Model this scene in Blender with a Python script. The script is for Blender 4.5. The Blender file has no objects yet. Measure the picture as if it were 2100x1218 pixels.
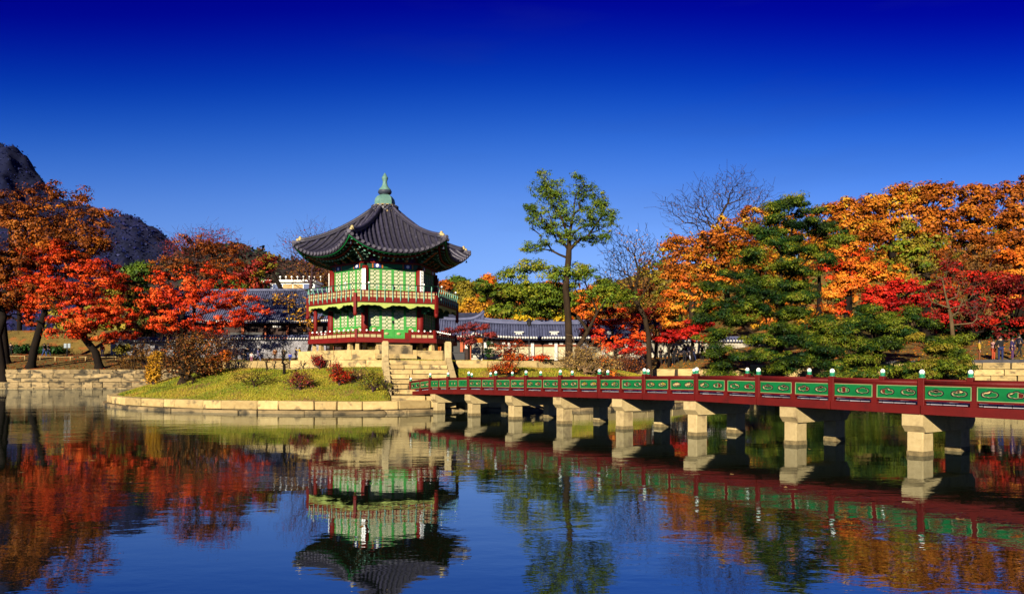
import bpy, bmesh, math, random
import numpy as np
from mathutils import Vector, Matrix, noise as mnoise
PI = math.pi
SC = bpy.context.scene
COL = SC.collection
random.seed(7)

# ------------------------------------------------------------------ camera
F = 1500.0          # focal length in photograph pixels (2100 wide)
CH = 1.65           # eye height over the water
HY = 766.0          # horizon row
cam_d = bpy.data.cameras.new('camera')
cam_d.sensor_fit = 'HORIZONTAL'; cam_d.sensor_width = 36.0
cam_d.lens = 36.0 * F / 2100.0
cam_d.shift_y = (HY - 609.0) / 2100.0
cam_d.clip_start = 0.1; cam_d.clip_end = 6000
cam = bpy.data.objects.new('camera', cam_d); COL.objects.link(cam)
cam.location = (0, 0, CH); cam.rotation_euler = (math.radians(90), 0, 0)
SC.camera = cam

# ------------------------------------------------------------------ light
SUN_EL, SUN_AZ = math.radians(19.5), math.radians(198)     # azimuth clockwise from +Y
world = bpy.data.worlds.new('World'); SC.world = world; world.use_nodes = True
wn, wl = world.node_tree.nodes, world.node_tree.links
bg = wn['Background']; bg.inputs['Strength'].default_value = 0.11
sky = wn.new('ShaderNodeTexSky'); sky.sky_type = 'NISHITA'; sky.sun_disc = False
sky.sun_elevation = SUN_EL; sky.sun_rotation = SUN_AZ; sky.air_density = 1.0; sky.dust_density = 0.2; sky.ozone_density = 2.5
tc = wn.new('ShaderNodeTexCoord'); sx = wn.new('ShaderNodeSeparateXYZ')
wl.new(tc.outputs['Generated'], sx.inputs[0])
rp = wn.new('ShaderNodeValToRGB'); rp.color_ramp.interpolation = 'B_SPLINE'
# with the sun behind the viewer the sky is deepest to the sides (90 degrees from the sun)
q1 = wn.new('ShaderNodeMath'); q1.operation = 'MULTIPLY'; wl.new(sx.outputs['X'], q1.inputs[0]); wl.new(sx.outputs['X'], q1.inputs[1])
q2 = wn.new('ShaderNodeMath'); q2.operation = 'MULTIPLY_ADD'; wl.new(q1.outputs[0], q2.inputs[0]); q2.inputs[1].default_value = 0.72; q2.inputs[2].default_value = 1.0
q3 = wn.new('ShaderNodeMath'); q3.operation = 'MULTIPLY'; wl.new(sx.outputs['Z'], q3.inputs[0]); wl.new(q2.outputs[0], q3.inputs[1])
wl.new(q3.outputs[0], rp.inputs[0])
def ramp_set(r, pts):
    el = r.color_ramp.elements
    while len(el) > 1: el.remove(el[-1])
    el[0].position = pts[0][0]; el[0].color = (*pts[0][1], 1)
    for p, c in pts[1:]:
        e = el.new(p); e.color = (*c, 1)
# deep polarised autumn sky: the physical sky times a smooth fall from horizon to zenith
SKYRAMP = [(0.0, (0.1672, 0.2699, 0.4889)), (0.044, (0.1552, 0.2621, 0.509)), (0.11, (0.144, 0.2632, 0.5491)), (0.1573, (0.1299, 0.259, 0.5818)), (0.2309, (0.0749, 0.1967, 0.585)), (0.2909, (0.0291, 0.1353, 0.5532)), (0.3476, (0.0036, 0.0688, 0.4927)), (0.4007, (0.0, 0.0198, 0.4224)), (0.4501, (0.0, 0.0, 0.3516)), (0.55, (0, 0, 0.26)), (1.0, (0, 0, 0.22))]
ramp_set(rp, SKYRAMP)
mx = wn.new('ShaderNodeMix'); mx.data_type = 'RGBA'; mx.blend_type = 'MULTIPLY'; mx.inputs[0].default_value = 1.0
hs = wn.new('ShaderNodeHueSaturation'); hs.inputs['Saturation'].default_value = 0.0; hs.inputs['Value'].default_value = 1.0
wl.new(sky.outputs[0], hs.inputs['Color'])
wl.new(hs.outputs[0], mx.inputs[6]); wl.new(rp.outputs[0], mx.inputs[7])
SKYMUL = 1.75 / 2 ** 1.3
ml = wn.new('ShaderNodeMix'); ml.data_type = 'RGBA'; ml.blend_type = 'MULTIPLY'; ml.inputs[0].default_value = 1.0
ml.inputs[7].default_value = (SKYMUL, SKYMUL, SKYMUL, 1)
cn = wn.new('ShaderNodeTexNoise'); cmp_ = wn.new('ShaderNodeMapping'); cmp_.inputs['Scale'].default_value = (1.2, 1.2, 7.0); cmp_.inputs['Rotation'].default_value = (0, 0.25, 0)
cn.inputs['Scale'].default_value = 2.2; cn.inputs['Detail'].default_value = 5; wl.new(tc.outputs['Generated'], cmp_.inputs[0]); wl.new(cmp_.outputs[0], cn.inputs[0])
cr = wn.new('ShaderNodeMapRange'); cr.inputs[1].default_value = 0.56; cr.inputs[2].default_value = 0.80; cr.inputs[4].default_value = 0.10; wl.new(cn.outputs[0], cr.inputs[0])
cx = wn.new('ShaderNodeMix'); cx.data_type = 'RGBA'; cx.inputs[7].default_value = (0.22, 0.27, 0.50, 1); wl.new(cr.outputs[0], cx.inputs[0]); wl.new(mx.outputs[2], cx.inputs[6])
wl.new(cx.outputs[2], ml.inputs[6]); wl.new(ml.outputs[2], bg.inputs['Color'])

sun_d = bpy.data.lights.new('sun', 'SUN'); sun_d.energy = 5.0; sun_d.angle = math.radians(0.5); sun_d.color = (1.0, 0.88, 0.68)
sun = bpy.data.objects.new('sun', sun_d); COL.objects.link(sun)
sdir = Vector((math.sin(SUN_AZ) * math.cos(SUN_EL), math.cos(SUN_AZ) * math.cos(SUN_EL), math.sin(SUN_EL)))
sun.rotation_euler = sdir.to_track_quat('Z', 'Y').to_euler(); sun.location = (-30, -60, 60)
SC.view_settings.view_transform = 'Standard'; SC.view_settings.look = 'None'
SC.view_settings.exposure = 1.5; SC.view_settings.gamma = 1.0; SC.view_settings.use_curve_mapping = False
SC.render.engine = 'CYCLES'
try:
    SC.cycles.max_bounces = 8; SC.cycles.transparent_max_bounces = 8; SC.cycles.volume_bounces = 0
    SC.cycles.diffuse_bounces = 1; SC.cycles.glossy_bounces = 3; SC.cycles.caustics_reflective = False; SC.cycles.caustics_refractive = False
except Exception: pass

def at(x, y, D):
    """photograph pixel at distance D -> world point"""
    return Vector(((x - 1050.0) * D / F, D, CH + (HY - y) * D / F))

# ------------------------------------------------------------------ tagging
def tag(o, label=None, cat=None, group=None, kind=None):
    if label: o['label'] = label
    if cat: o['category'] = cat
    if group: o['group'] = group
    if kind: o['kind'] = kind
    return o
def empty(name, loc=(0, 0, 0), rz=0.0, parent=None):
    o = bpy.data.objects.new(name, None); COL.objects.link(o); o.location = loc; o.rotation_euler = (0, 0, rz)
    o.empty_display_size = 0.3
    if parent: o.parent = parent
    return o
def link(name, me, parent=None, loc=(0, 0, 0), rot=(0, 0, 0), scale=(1, 1, 1)):
    o = bpy.data.objects.new(name, me); COL.objects.link(o)
    o.location = loc; o.rotation_euler = rot; o.scale = scale
    if parent: o.parent = parent
    return o
def kids(o):
    return [c for c in CH_OF.get(o.name, [])]
CH_OF = {}
def copy_tree(o, parent=None):
    c = o.copy(); COL.objects.link(c); c.parent = parent
    for ch in list(o.children): copy_tree(ch, c)
    return c

# ------------------------------------------------------------------ materials
def _tree(name):
    m = bpy.data.materials.new(name); m.use_nodes = True
    return m, m.node_tree.nodes, m.node_tree.links
ALB = 0.49        # overall reflectance scale that goes with the exposure above
def lerp3(a, b, t): return tuple(a[i] + (b[i] - a[i]) * t for i in range(3))
def mat(name, c1, c2=None, scale=4.0, rough=0.7, bump=0.0, bscale=None, rand=0.0, island=0.0, metal=0.0, spec=0.18,
        stretch=(1, 1, 1), stain=None, coat=0.0, fine=None):
    """base colour mixes c1..c2 by noise, plus per object / per island tone variation and an optional stain colour"""
    m, N, L = _tree(name); b = N['Principled BSDF']
    b.inputs['Roughness'].default_value = rough; b.inputs['Metallic'].default_value = metal
    b.inputs['Specular IOR Level'].default_value = spec
    if coat: b.inputs['Coat Weight'].default_value = coat
    t = N.new('ShaderNodeTexCoord'); mp = N.new('ShaderNodeMapping'); mp.inputs['Scale'].default_value = stretch
    L.new(t.outputs['Object'], mp.inputs[0])
    oi = N.new('ShaderNodeObjectInfo')
    if rand:
        sc_ = N.new('ShaderNodeVectorMath'); sc_.operation = 'MULTIPLY_ADD'
        cb = N.new('ShaderNodeCombineXYZ')
        for i in range(3): L.new(oi.outputs['Random'], cb.inputs[i])
        L.new(cb.outputs[0], sc_.inputs[0]); sc_.inputs[1].default_value = (37, 53, 71); L.new(mp.outputs[0], sc_.inputs[2])
        vec = sc_.outputs[0]
    else: vec = mp.outputs[0]
    nz = N.new('ShaderNodeTexNoise'); nz.inputs['Scale'].default_value = scale; nz.inputs['Detail'].default_value = 6; nz.inputs['Roughness'].default_value = 0.62
    L.new(vec, nz.inputs[0])
    r = N.new('ShaderNodeValToRGB'); c2 = c2 or tuple(x * 0.7 for x in c1)
    c1 = tuple(x * ALB for x in c1); c2 = tuple(x * ALB for x in c2); ramp_set(r, [(0.33, c1), (0.68, c2)]); L.new(nz.outputs[0], r.inputs[0])
    col = r.outputs[0]
    if stain:
        n2 = N.new('ShaderNodeTexNoise'); n2.inputs['Scale'].default_value = stain[1]; n2.inputs['Detail'].default_value = 5
        L.new(vec, n2.inputs[0]); r2 = N.new('ShaderNodeValToRGB'); ramp_set(r2, [(stain[2], (0, 0, 0)), (stain[2] + 0.12, (1, 1, 1))])
        L.new(n2.outputs[0], r2.inputs[0]); mm = N.new('ShaderNodeMix'); mm.data_type = 'RGBA'
        L.new(r2.outputs[0], mm.inputs[0]); L.new(col, mm.inputs[6]); mm.inputs[7].default_value = (*[x * ALB for x in stain[0]], 1); col = mm.outputs[2]
    if rand or island:
        h = N.new('ShaderNodeHueSaturation'); mr = N.new('ShaderNodeMapRange')
        k = rand or island
        mr.inputs['To Min'].default_value = 1 - k; mr.inputs['To Max'].default_value = 1 + k * 0.8
        if rand: L.new(oi.outputs['Random'], mr.inputs[0])
        else:
            g = N.new('ShaderNodeNewGeometry'); L.new(g.outputs['Random Per Island'], mr.inputs[0])
        L.new(mr.outputs[0], h.inputs['Value']); L.new(col, h.inputs['Color']); col = h.outputs[0]
    L.new(col, b.inputs['Base Color'])
    if bump:
        bn = N.new('ShaderNodeTexNoise'); bn.inputs['Scale'].default_value = bscale or scale * 4; bn.inputs['Detail'].default_value = 7
        L.new(vec, bn.inputs[0]); bp = N.new('ShaderNodeBump'); bp.inputs['Strength'].default_value = bump; bp.inputs['Distance'].default_value = 0.05
        L.new(bn.outputs[0], bp.inputs['Height']); L.new(bp.outputs[0], b.inputs['Normal'])
    return m
def leaf_mat(name, cols, trans=0.10, nscale=0.35, rough=0.55, wide=0.40, nr=(0.35, 0.65)):
    """cols: 3-4 colours picked by a mix of per-leaf random and soft clump noise"""
    m, N, L = _tree(name); b = N['Principled BSDF']; out = N['Material Output']
    g = N.new('ShaderNodeNewGeometry'); nz = N.new('ShaderNodeTexNoise'); nz.inputs['Scale'].default_value = nscale; nz.inputs['Detail'].default_value = 2
    t = N.new('ShaderNodeTexCoord'); L.new(t.outputs['Object'], nz.inputs[0])
    a = N.new('ShaderNodeMath'); a.operation = 'MULTIPLY'; a.inputs[1].default_value = wide; L.new(g.outputs['Random Per Island'], a.inputs[0])
    mr = N.new('ShaderNodeMapRange'); mr.inputs[1].default_value = nr[0]; mr.inputs[2].default_value = nr[1]; L.new(nz.outputs[0], mr.inputs[0])
    mr.inputs[4].default_value = 1 - wide
    s = N.new('ShaderNodeMath'); s.operation = 'ADD'; L.new(a.outputs[0], s.inputs[0]); L.new(mr.outputs[0], s.inputs[1])
    r = N.new('ShaderNodeValToRGB'); n = len(cols)
    ramp_set(r, [(0.08 + 0.84 * i / (n - 1), tuple(x * ALB * 1.08 for x in c)) for i, c in enumerate(cols)]); L.new(s.outputs[0], r.inputs[0])
    L.new(r.outputs[0], b.inputs['Base Color']); b.inputs['Roughness'].default_value = rough; b.inputs['Specular IOR Level'].default_value = 0.10
    tr = N.new('ShaderNodeBsdfTranslucent'); L.new(r.outputs[0], tr.inputs[0])
    mxs = N.new('ShaderNodeMixShader'); mxs.inputs[0].default_value = trans
    L.new(b.outputs[0], mxs.inputs[1]); L.new(tr.outputs[0], mxs.inputs[2]); L.new(mxs.outputs[0], out.inputs[0])
    return m

M = {}
M['granite'] = mat('granite', (0.68, 0.50, 0.215), (0.52, 0.36, 0.145), 5, 0.85, 0.5, 30, rand=0.26, stain=((0.20, 0.15, 0.08), 2.6, 0.56))
M['granite_old'] = mat('granite_old', (0.44, 0.32, 0.155), (0.27, 0.195, 0.095), 4, 0.9, 0.6, 25, rand=0.38, stain=((0.08, 0.065, 0.04), 1.9, 0.49))
M['granite_pier'] = mat('granite_pier', (0.66, 0.51, 0.25), (0.52, 0.39, 0.18), 9, 0.8, 0.35, 60, rand=0.10, stain=((0.36, 0.26, 0.13), 2.6, 0.57))
M['red'] = mat('red_paint', (0.215, 0.008, 0.005), (0.150, 0.006, 0.004), 3, 0.6, 0.12, 40, spec=0.15, stretch=(1, 1, 1), stain=((0.07, 0.008, 0.006), 2.5, 0.66))
M['red_bridge'] = mat('bridge_red_paint', (0.150, 0.007, 0.005), (0.105, 0.005, 0.004), 3, 0.6, 0.15, 40, spec=0.15, stain=((0.055, 0.006, 0.005), 2.2, 0.62))
M['red_dark'] = mat('red_brown_wood', (0.14, 0.018, 0.010), (0.09, 0.012, 0.008), 3, 0.6)
M['green'] = mat('green_paint', (0.004, 0.19, 0.048), (0.003, 0.13, 0.033), 2.5, 0.45, 0.08, 40, stain=((0.02, 0.13, 0.05), 3.0, 0.68))
M['green_door'] = mat('green_door_paint', (0.07, 0.42, 0.075), (0.06, 0.35, 0.06), 4, 0.5)
M['green_dark'] = mat('dark_green_paint', (0.008, 0.07, 0.032), (0.005, 0.045, 0.02), 4, 0.5)
M['cyan'] = mat('verdigris_paint', (0.22, 0.50, 0.38), (0.16, 0.40, 0.30), 6, 0.5)
M['lime'] = mat('yellow_green_paint', (0.50, 0.58, 0.14), (0.40, 0.50, 0.12), 5, 0.5)
M['cream'] = mat('cream_paint', (0.56, 0.48, 0.24), (0.44, 0.38, 0.19), 5, 0.6)
M['paper'] = mat('door_paper', (0.72, 0.68, 0.45), (0.62, 0.58, 0.38), 3, 0.8)
M['white'] = mat('white_paint', (1.5, 1.5, 1.42), (1.3, 1.3, 1.2), 5, 0.4)
M['ink'] = mat('black_paint', (0.012, 0.012, 0.014), (0.02, 0.02, 0.022), 5, 0.4)
M['blue'] = mat('blue_paint', (0.03, 0.05, 0.32), (0.02, 0.04, 0.22), 5, 0.5)
M['purple'] = mat('purple_paint', (0.14, 0.05, 0.26), (0.10, 0.04, 0.2), 5, 0.5)
M['orange'] = mat('orange_paint', (0.55, 0.14, 0.03), (0.45, 0.10, 0.02), 5, 0.5)
M['tile'] = mat('dark_roof_tile', (0.046, 0.042, 0.086), (0.020, 0.018, 0.042), 3.5, 0.55, 0.3, 30, rand=0.25, spec=0.5, stain=((0.14, 0.13, 0.17), 5.0, 0.62))
M['tile_under'] = mat('roof_tile_bed', (0.045, 0.042, 0.065), (0.025, 0.023, 0.035), 4, 0.7, 0.3, 30)
M['tile_blue'] = mat('blue_grey_roof_tile', (0.13, 0.145, 0.26), (0.08, 0.09, 0.17), 1.5, 0.5, 0.2, 20, island=0.2)
M['tile_end'] = mat('tile_end', (0.15, 0.14, 0.19), (0.07, 0.065, 0.09), 9, 0.6, 0.3, 40, island=0.3)
M['copper'] = mat('verdigris_copper', (0.19, 0.36, 0.30), (0.10, 0.22, 0.20), 3, 0.5, 0.15, 20, stain=((0.09, 0.15, 0.15), 4.0, 0.62))
M['copper_dark'] = mat('dark_bronze', (0.06, 0.075, 0.11), (0.035, 0.045, 0.07), 4, 0.5)
M['gold'] = mat('pale_ridge_ornament', (0.62, 0.50, 0.22), (0.42, 0.34, 0.17), 9, 0.5)
M['deck'] = mat('grey_deck_boards', (0.55, 0.52, 0.58), (0.42, 0.40, 0.46), 4, 0.6, rand=0.1)
M['bark'] = mat('brown_bark', (0.060, 0.036, 0.018), (0.022, 0.014, 0.009), 3, 0.9, 0.8, 14, stretch=(1, 1, .3), spec=0.08)
M['bark_dark'] = mat('dark_bark', (0.018, 0.011, 0.007), (0.008, 0.006, 0.005), 3, 0.9, 0.8, 14, stretch=(1, 1, .3), spec=0.08)
M['bark_tan'] = mat('tan_bark', (0.19, 0.125, 0.06), (0.09, 0.06, 0.03), 3, 0.9, 0.8, 14, stretch=(1, 1, .3), spec=0.08)
M['twig'] = mat('grey_purple_twigs', (0.10, 0.055, 0.058), (0.05, 0.030, 0.038), 2, 0.9, spec=0.05)
M['twig_tan'] = mat('tan_twigs', (0.30, 0.19, 0.09), (0.16, 0.09, 0.045), 2, 0.9)
M['plaster'] = mat('cream_plaster', (0.66, 0.57, 0.36), (0.55, 0.46, 0.28), 1.2, 0.9, 0.1, 20, stain=((0.42, 0.35, 0.22), 1.1, 0.64))
M['steel'] = mat('black_metal', (0.02, 0.02, 0.024), (0.03, 0.03, 0.034), 8, 0.4)

# ------------------------------------------------------------------ mesh helpers
class MB:
    def __init__(s): s.v, s.f, s.m, s.sm = [], [], [], []
    def add(s, vs, fs, mi=0, smooth=False):
        b = len(s.v); s.v += [tuple(p) for p in vs]
        for f in fs: s.f.append(tuple(b + i for i in f)); s.m.append(mi); s.sm.append(smooth)
        return s
    def box(s, c, d, mi=0, rz=0.0, mat=None, bev=0.0):
        x, y, z = d[0] / 2, d[1] / 2, d[2] / 2
        vs = [Vector((sx_ * x, sy * y, sz * z)) for sz in (-1, 1) for sy in (-1, 1) for sx_ in (-1, 1)]
        fs = [(0, 2, 3, 1), (4, 5, 7, 6), (0, 1, 5, 4), (2, 6, 7, 3), (0, 4, 6, 2), (1, 3, 7, 5)]
        if bev:
            vs2 = []; b = bev
            me_v, me_f = bevel_box(d, b)
            vs, fs = me_v, me_f
        if mat is not None: vs = [mat @ v for v in vs]
        elif rz: R = Matrix.Rotation(rz, 3, 'Z'); vs = [R @ v for v in vs]
        return s.add([v + Vector(c) for v in vs], fs, mi)
    def bar(s, a, b, w, h=None, mi=0):
        """box between two points, w wide (horizontal), h high"""
        a, b = Vector(a), Vector(b); h = h or w; d = b - a; L = d.length
        if L < 1e-6: return s
        X = d / L; up = Vector((0, 0, 1)) if abs(X.z) < 0.98 else Vector((0, 1, 0))
        Y = up.cross(X).normalized(); Z = X.cross(Y)
        R = Matrix((X, Y, Z)).transposed()
        return s.box((a + b) / 2, (L, w, h), mi, mat=R)
    def tube(s, pts, rad, n=8, mi=0, cap=True, smooth=True):
        pts = [Vector(p) for p in pts]; k = len(pts)
        if not hasattr(rad, '__len__'): rad = [rad] * k
        vs, fs = [], []; T0 = None
        for i, p in enumerate(pts):
            T = (pts[min(i + 1, k - 1)] - pts[max(i - 1, 0)]).normalized()
            if T0 is None: A = Vector((0, 0, 1)).cross(T); A = A.normalized() if A.length > 1e-3 else Vector((1, 0, 0))
            else: A = (A - T * A.dot(T)).normalized()
            T0 = T; B = T.cross(A)
            for j in range(n):
                a = 2 * PI * j / n; vs.append(p + (A * math.cos(a) + B * math.sin(a)) * rad[i])
        for i in range(k - 1):
            for j in range(n):
                j2 = (j + 1) % n; fs.append((i * n + j, i * n + j2, (i + 1) * n + j2, (i + 1) * n + j))
        s.add(vs, fs, mi, smooth)
        if cap: 
            b = len(s.v) - len(vs)
            s.f.append(tuple(b + j for j in reversed(range(n)))); s.m.append(mi); s.sm.append(False)
            s.f.append(tuple(b + (k - 1) * n + j for j in range(n))); s.m.append(mi); s.sm.append(False)
        return s
    def lathe(s, prof, n=12, c=(0, 0, 0), mi=0, smooth=True, a0=0.0):
        vs, fs = [], []
        for r, z in prof:
            for j in range(n):
                a = a0 + 2 * PI * j / n; vs.append((c[0] + r * math.cos(a), c[1] + r * math.sin(a), c[2] + z))
        for i in range(len(prof) - 1):
            for j in range(n):
                j2 = (j + 1) % n; fs.append((i * n + j, i * n + j2, (i + 1) * n + j2, (i + 1) * n + j))
        return s.add(vs, fs, mi, smooth)
    def prism(s, poly, z0, z1, mi=0):
        n = len(poly); vs = [(p[0], p[1], z0) for p in poly] + [(p[0], p[1], z1) for p in poly]
        fs = [tuple(reversed(range(n))), tuple(range(n, 2 * n))] + [(i, (i + 1) % n, n + (i + 1) % n, n + i) for i in range(n)]
        return s.add(vs, fs, mi)
    def mesh(s, name, mats):
        me = bpy.data.meshes.new(name); me.from_pydata(s.v, [], s.f)
        for m in (mats if isinstance(mats, (list, tuple)) else [mats]): me.materials.append(m)
        me.polygons.foreach_set('material_index', s.m); me.polygons.foreach_set('use_smooth', s.sm); me.update()
        return me
    def build(s, name, mats, parent=None, loc=(0, 0, 0), rot=(0, 0, 0)):
        return link(name, s.mesh(name, mats), parent, loc, rot)
def bevel_box(d, b):
    x, y, z = d[0] / 2, d[1] / 2, d[2] / 2
    bm = bmesh.new(); bmesh.ops.create_cube(bm, size=1.0)
    for v in bm.verts: v.co = Vector((v.co.x * d[0], v.co.y * d[1], v.co.z * d[2]))
    bmesh.ops.bevel(bm, geom=list(bm.edges), offset=b, segments=1, affect='EDGES')
    vs = [v.co.copy() for v in bm.verts]; fs = [tuple(v.index for v in f.verts) for f in bm.faces]
    bm.free(); return vs, fs
def np_mesh(name, V, Q, mats, smooth=False, mi=None):
    me = bpy.data.meshes.new(name); V = np.asarray(V, dtype=np.float32).reshape(-1, 3); Q = np.asarray(Q, dtype=np.int32)
    k = Q.shape[1]; me.vertices.add(len(V)); me.vertices.foreach_set('co', V.ravel())
    me.loops.add(Q.size); me.loops.foreach_set('vertex_index', Q.ravel())
    me.polygons.add(len(Q)); me.polygons.foreach_set('loop_start', np.arange(0, Q.size, k, dtype=np.int32))
    me.polygons.foreach_set('loop_total', np.full(len(Q), k, dtype=np.int32))
    if smooth: me.polygons.foreach_set('use_smooth', np.ones(len(Q), dtype=bool))
    for m in (mats if isinstance(mats, (list, tuple)) else [mats]): me.materials.append(m)
    if mi is not None: me.polygons.foreach_set('material_index', np.asarray(mi, dtype=np.int32))
    me.update(calc_edges=True); return me
# ------------------------------------------------------------------ terrain
POND = [(-110, 66), (-75, 77), (-56, 79.5), (-40, 80), (-15, 78), (4, 73.5), (13, 68), (20, 62), (28, 56), (35, 50.5), (41, 43), (46, 25), (40, 8),
        (17, 4.2), (0, 3.6), (-30, 3.8), (-80, 14), (-110, 40)]
ISL = (-6.0, 48.0)
PAV = Vector((-7.3, 42.0, 0))
def seg_dist(P, A, B):
    AB = B - A; t = np.clip(((P - A) @ AB) / (AB @ AB), 0, 1)
    return np.linalg.norm(P - (A + t[:, None] * AB), axis=1)
def pond_sd(P):
    """signed distance: negative inside the pond"""
    Q = np.array(POND, float); n = len(Q); d = np.full(len(P), 1e9); ins = np.zeros(len(P), bool)
    for i in range(n):
        A, B = Q[i], Q[(i + 1) % n]; d = np.minimum(d, seg_dist(P, A, B))
        c = ((A[1] > P[:, 1]) != (B[1] > P[:, 1]))
        xi = (B[0] - A[0]) * (P[:, 1] - A[1]) / (B[1] - A[1] + 1e-12) + A[0]
        ins ^= c & (P[:, 0] < xi)
    return np.where(ins, -d, d)
def sstep(x, a, b): t = np.clip((x - a) / (b - a), 0, 1); return t * t * (3 - 2 * t)
def wav(X, Y, s, k):
    return (np.sin(X * s + k) * np.cos(Y * s * 1.13 + 2 * k) + 0.5 * np.sin(X * s * 2.1 + Y * s * 1.7 + 3 * k) + 0.3 * np.sin(X * s * 4.3 - Y * s * 3.9 + k)) / 1.8
def ground_z(P):
    d = pond_sd(P); X, Y = P[:, 0], P[:, 1]
    far = sstep(Y, 30, 45)
    z = 0.68 + (2.08 - 0.68) * sstep(d, 2.3, 2.9)
    z = z + far * (np.clip(d - 2.9, 0, 14) * 0.15 + 0.45 * sstep(X, 22, 27) * sstep(d, 2.3, 2.9))
    z = z * far + (1 - far) * 0.55
    left = sstep(-X, 30, 38) * sstep(Y, 97, 104) * 3.6
    z = z + left
    hill = sstep(Y, 108, 230) * 18 * sstep(X, -75, 0) + sstep(Y, 98, 150) * 13 * sstep(X, 28, 46) + sstep(Y, 200, 700) * 30
    z = z + hill * (1 + 0.12 * wav(X, Y, 0.03, 1.0)) + far * 0.08 * wav(X, Y, 0.5, 0.3)
    return np.where(d < 0.35, -1.3, z)
def ground_at(x, y): return float(ground_z(np.array([[x, y]], float))[0])
def axis(lo, hi, f0, f1, step, far):
    a = list(np.arange(f0, f1 + 1e-6, step)); s = step; x = f1
    while x < hi: s *= 1.25; x += s; a.append(min(x, hi))
    s = step; x = f0
    while x > lo: s *= 1.25; x -= s; a.insert(0, max(x, lo))
    return np.array(a)
gx = axis(-3500, 3500, -120, 75, 0.7, 1); gy = axis(-1500, 4200, -6, 130, 0.7, 1)
GX, GY = np.meshgrid(gx, gy); P = np.stack([GX.ravel(), GY.ravel()], 1)
GZ = ground_z(P); V = np.column_stack([P, GZ]); nx_, ny_ = len(gx), len(gy)
ii = (np.arange(ny_ - 1)[:, None] * nx_ + np.arange(nx_ - 1)[None, :]).ravel()
Q = np.stack([ii, ii + 1, ii + 1 + nx_, ii + nx_], 1)
gm = mat('ground_grass_and_leaves', (0.24, 0.15, 0.030), (0.12, 0.09, 0.020), 0.9, 0.95, 0.8, 9, stain=((0.33, 0.10, 0.02), 0.5, 0.55))
g = link('ground', np_mesh('ground', V, Q, gm, smooth=False)); tag(g, kind='structure')

# ------------------------------------------------------------------ water
m, N, L = _tree('pond_water'); b = N['Principled BSDF']
b.inputs['Base Color'].default_value = (0.004, 0.006, 0.003, 1); b.inputs['Roughness'].default_value = 0.5; b.inputs['Specular IOR Level'].default_value = 0.0
gl = N.new('ShaderNodeBsdfGlossy'); gl.inputs['Roughness'].default_value = 0.012; gl.inputs['Color'].default_value = (0.80, 0.89, 1.0, 1)
fr = N.new('ShaderNodeFresnel'); fr.inputs['IOR'].default_value = 1.333; fm = N.new('ShaderNodeMapRange'); fm.inputs[3].default_value = 0.32; fm.inputs[4].default_value = 0.84
L.new(fr.outputs[0], fm.inputs[0]); wmx = N.new('ShaderNodeMixShader'); L.new(fm.outputs[0], wmx.inputs[0]); L.new(b.outputs[0], wmx.inputs[1]); L.new(gl.outputs[0], wmx.inputs[2]); L.new(wmx.outputs[0], N['Material Output'].inputs[0])
t = N.new('ShaderNodeTexCoord')
def ripple(scale, detail, rough, sx_=1.0, sy=1.0, rz=0.0):
    mp = N.new('ShaderNodeMapping'); mp.inputs['Scale'].default_value = (sx_, sy, 1); mp.inputs['Rotation'].default_value = (0, 0, rz)
    L.new(t.outputs['Object'], mp.inputs[0]); n = N.new('ShaderNodeTexNoise'); n.inputs['Scale'].default_value = scale
    n.inputs['Detail'].default_value = detail; n.inputs['Roughness'].default_value = rough; L.new(mp.outputs[0], n.inputs[0]); return n.outputs[0]
r1 = ripple(2.6, 4, 0.55, 0.55, 1.0, 0.12); r2 = ripple(0.45, 2, 0.5, 0.6, 1.0, -0.2); r3 = ripple(0.11, 2, 0.5)
ad = N.new('ShaderNodeMath'); ad.operation = 'MULTIPLY_ADD'; L.new(r2, ad.inputs[0]); ad.inputs[1].default_value = 2.6; L.new(r1, ad.inputs[2])
mr = N.new('ShaderNodeMapRange'); mr.inputs[1].default_value = 0.42; mr.inputs[2].default_value = 0.62; mr.inputs[3].default_value = 0.009; mr.inputs[4].default_value = 0.042
L.new(r3, mr.inputs[0])
bp = N.new('ShaderNodeBump'); bp.inputs['Distance'].default_value = 0.16
L.new(mr.outputs[0], bp.inputs['Strength']); L.new(ad.outputs[0], bp.inputs['Height']); L.new(bp.outputs[0], gl.inputs['Normal'])
wm = m
w = MB(); w.add([(-130, -2, 0), (70, -2, 0), (70, 95, 0), (-130, 95, 0)], [(0, 1, 2, 3)])
# clip the sheet to the pond so that it never runs under the far ground
bmw = bmesh.new(); vs = [bmw.verts.new((x, y, 0)) for x, y in
      [(-112, 67), (-75, 78), (-56, 80.5), (-40, 81), (-15, 79), (4.5, 74.5), (13.7, 69), (20.7, 63), (28.7, 57), (35.7, 51.3), (42, 43.5), (47.2, 25), (41, 7),
       (17, 3.2), (0, 2.6), (-30, 2.8), (-81, 13), (-112, 40)]]
bmw.faces.new(list(reversed(vs))); me = bpy.data.meshes.new('water'); bmw.to_mesh(me); bmw.free(); me.materials.append(wm)
if me.polygons[0].normal.z < 0: me.flip_normals()
tag(link('water', me), kind='structure')

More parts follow.
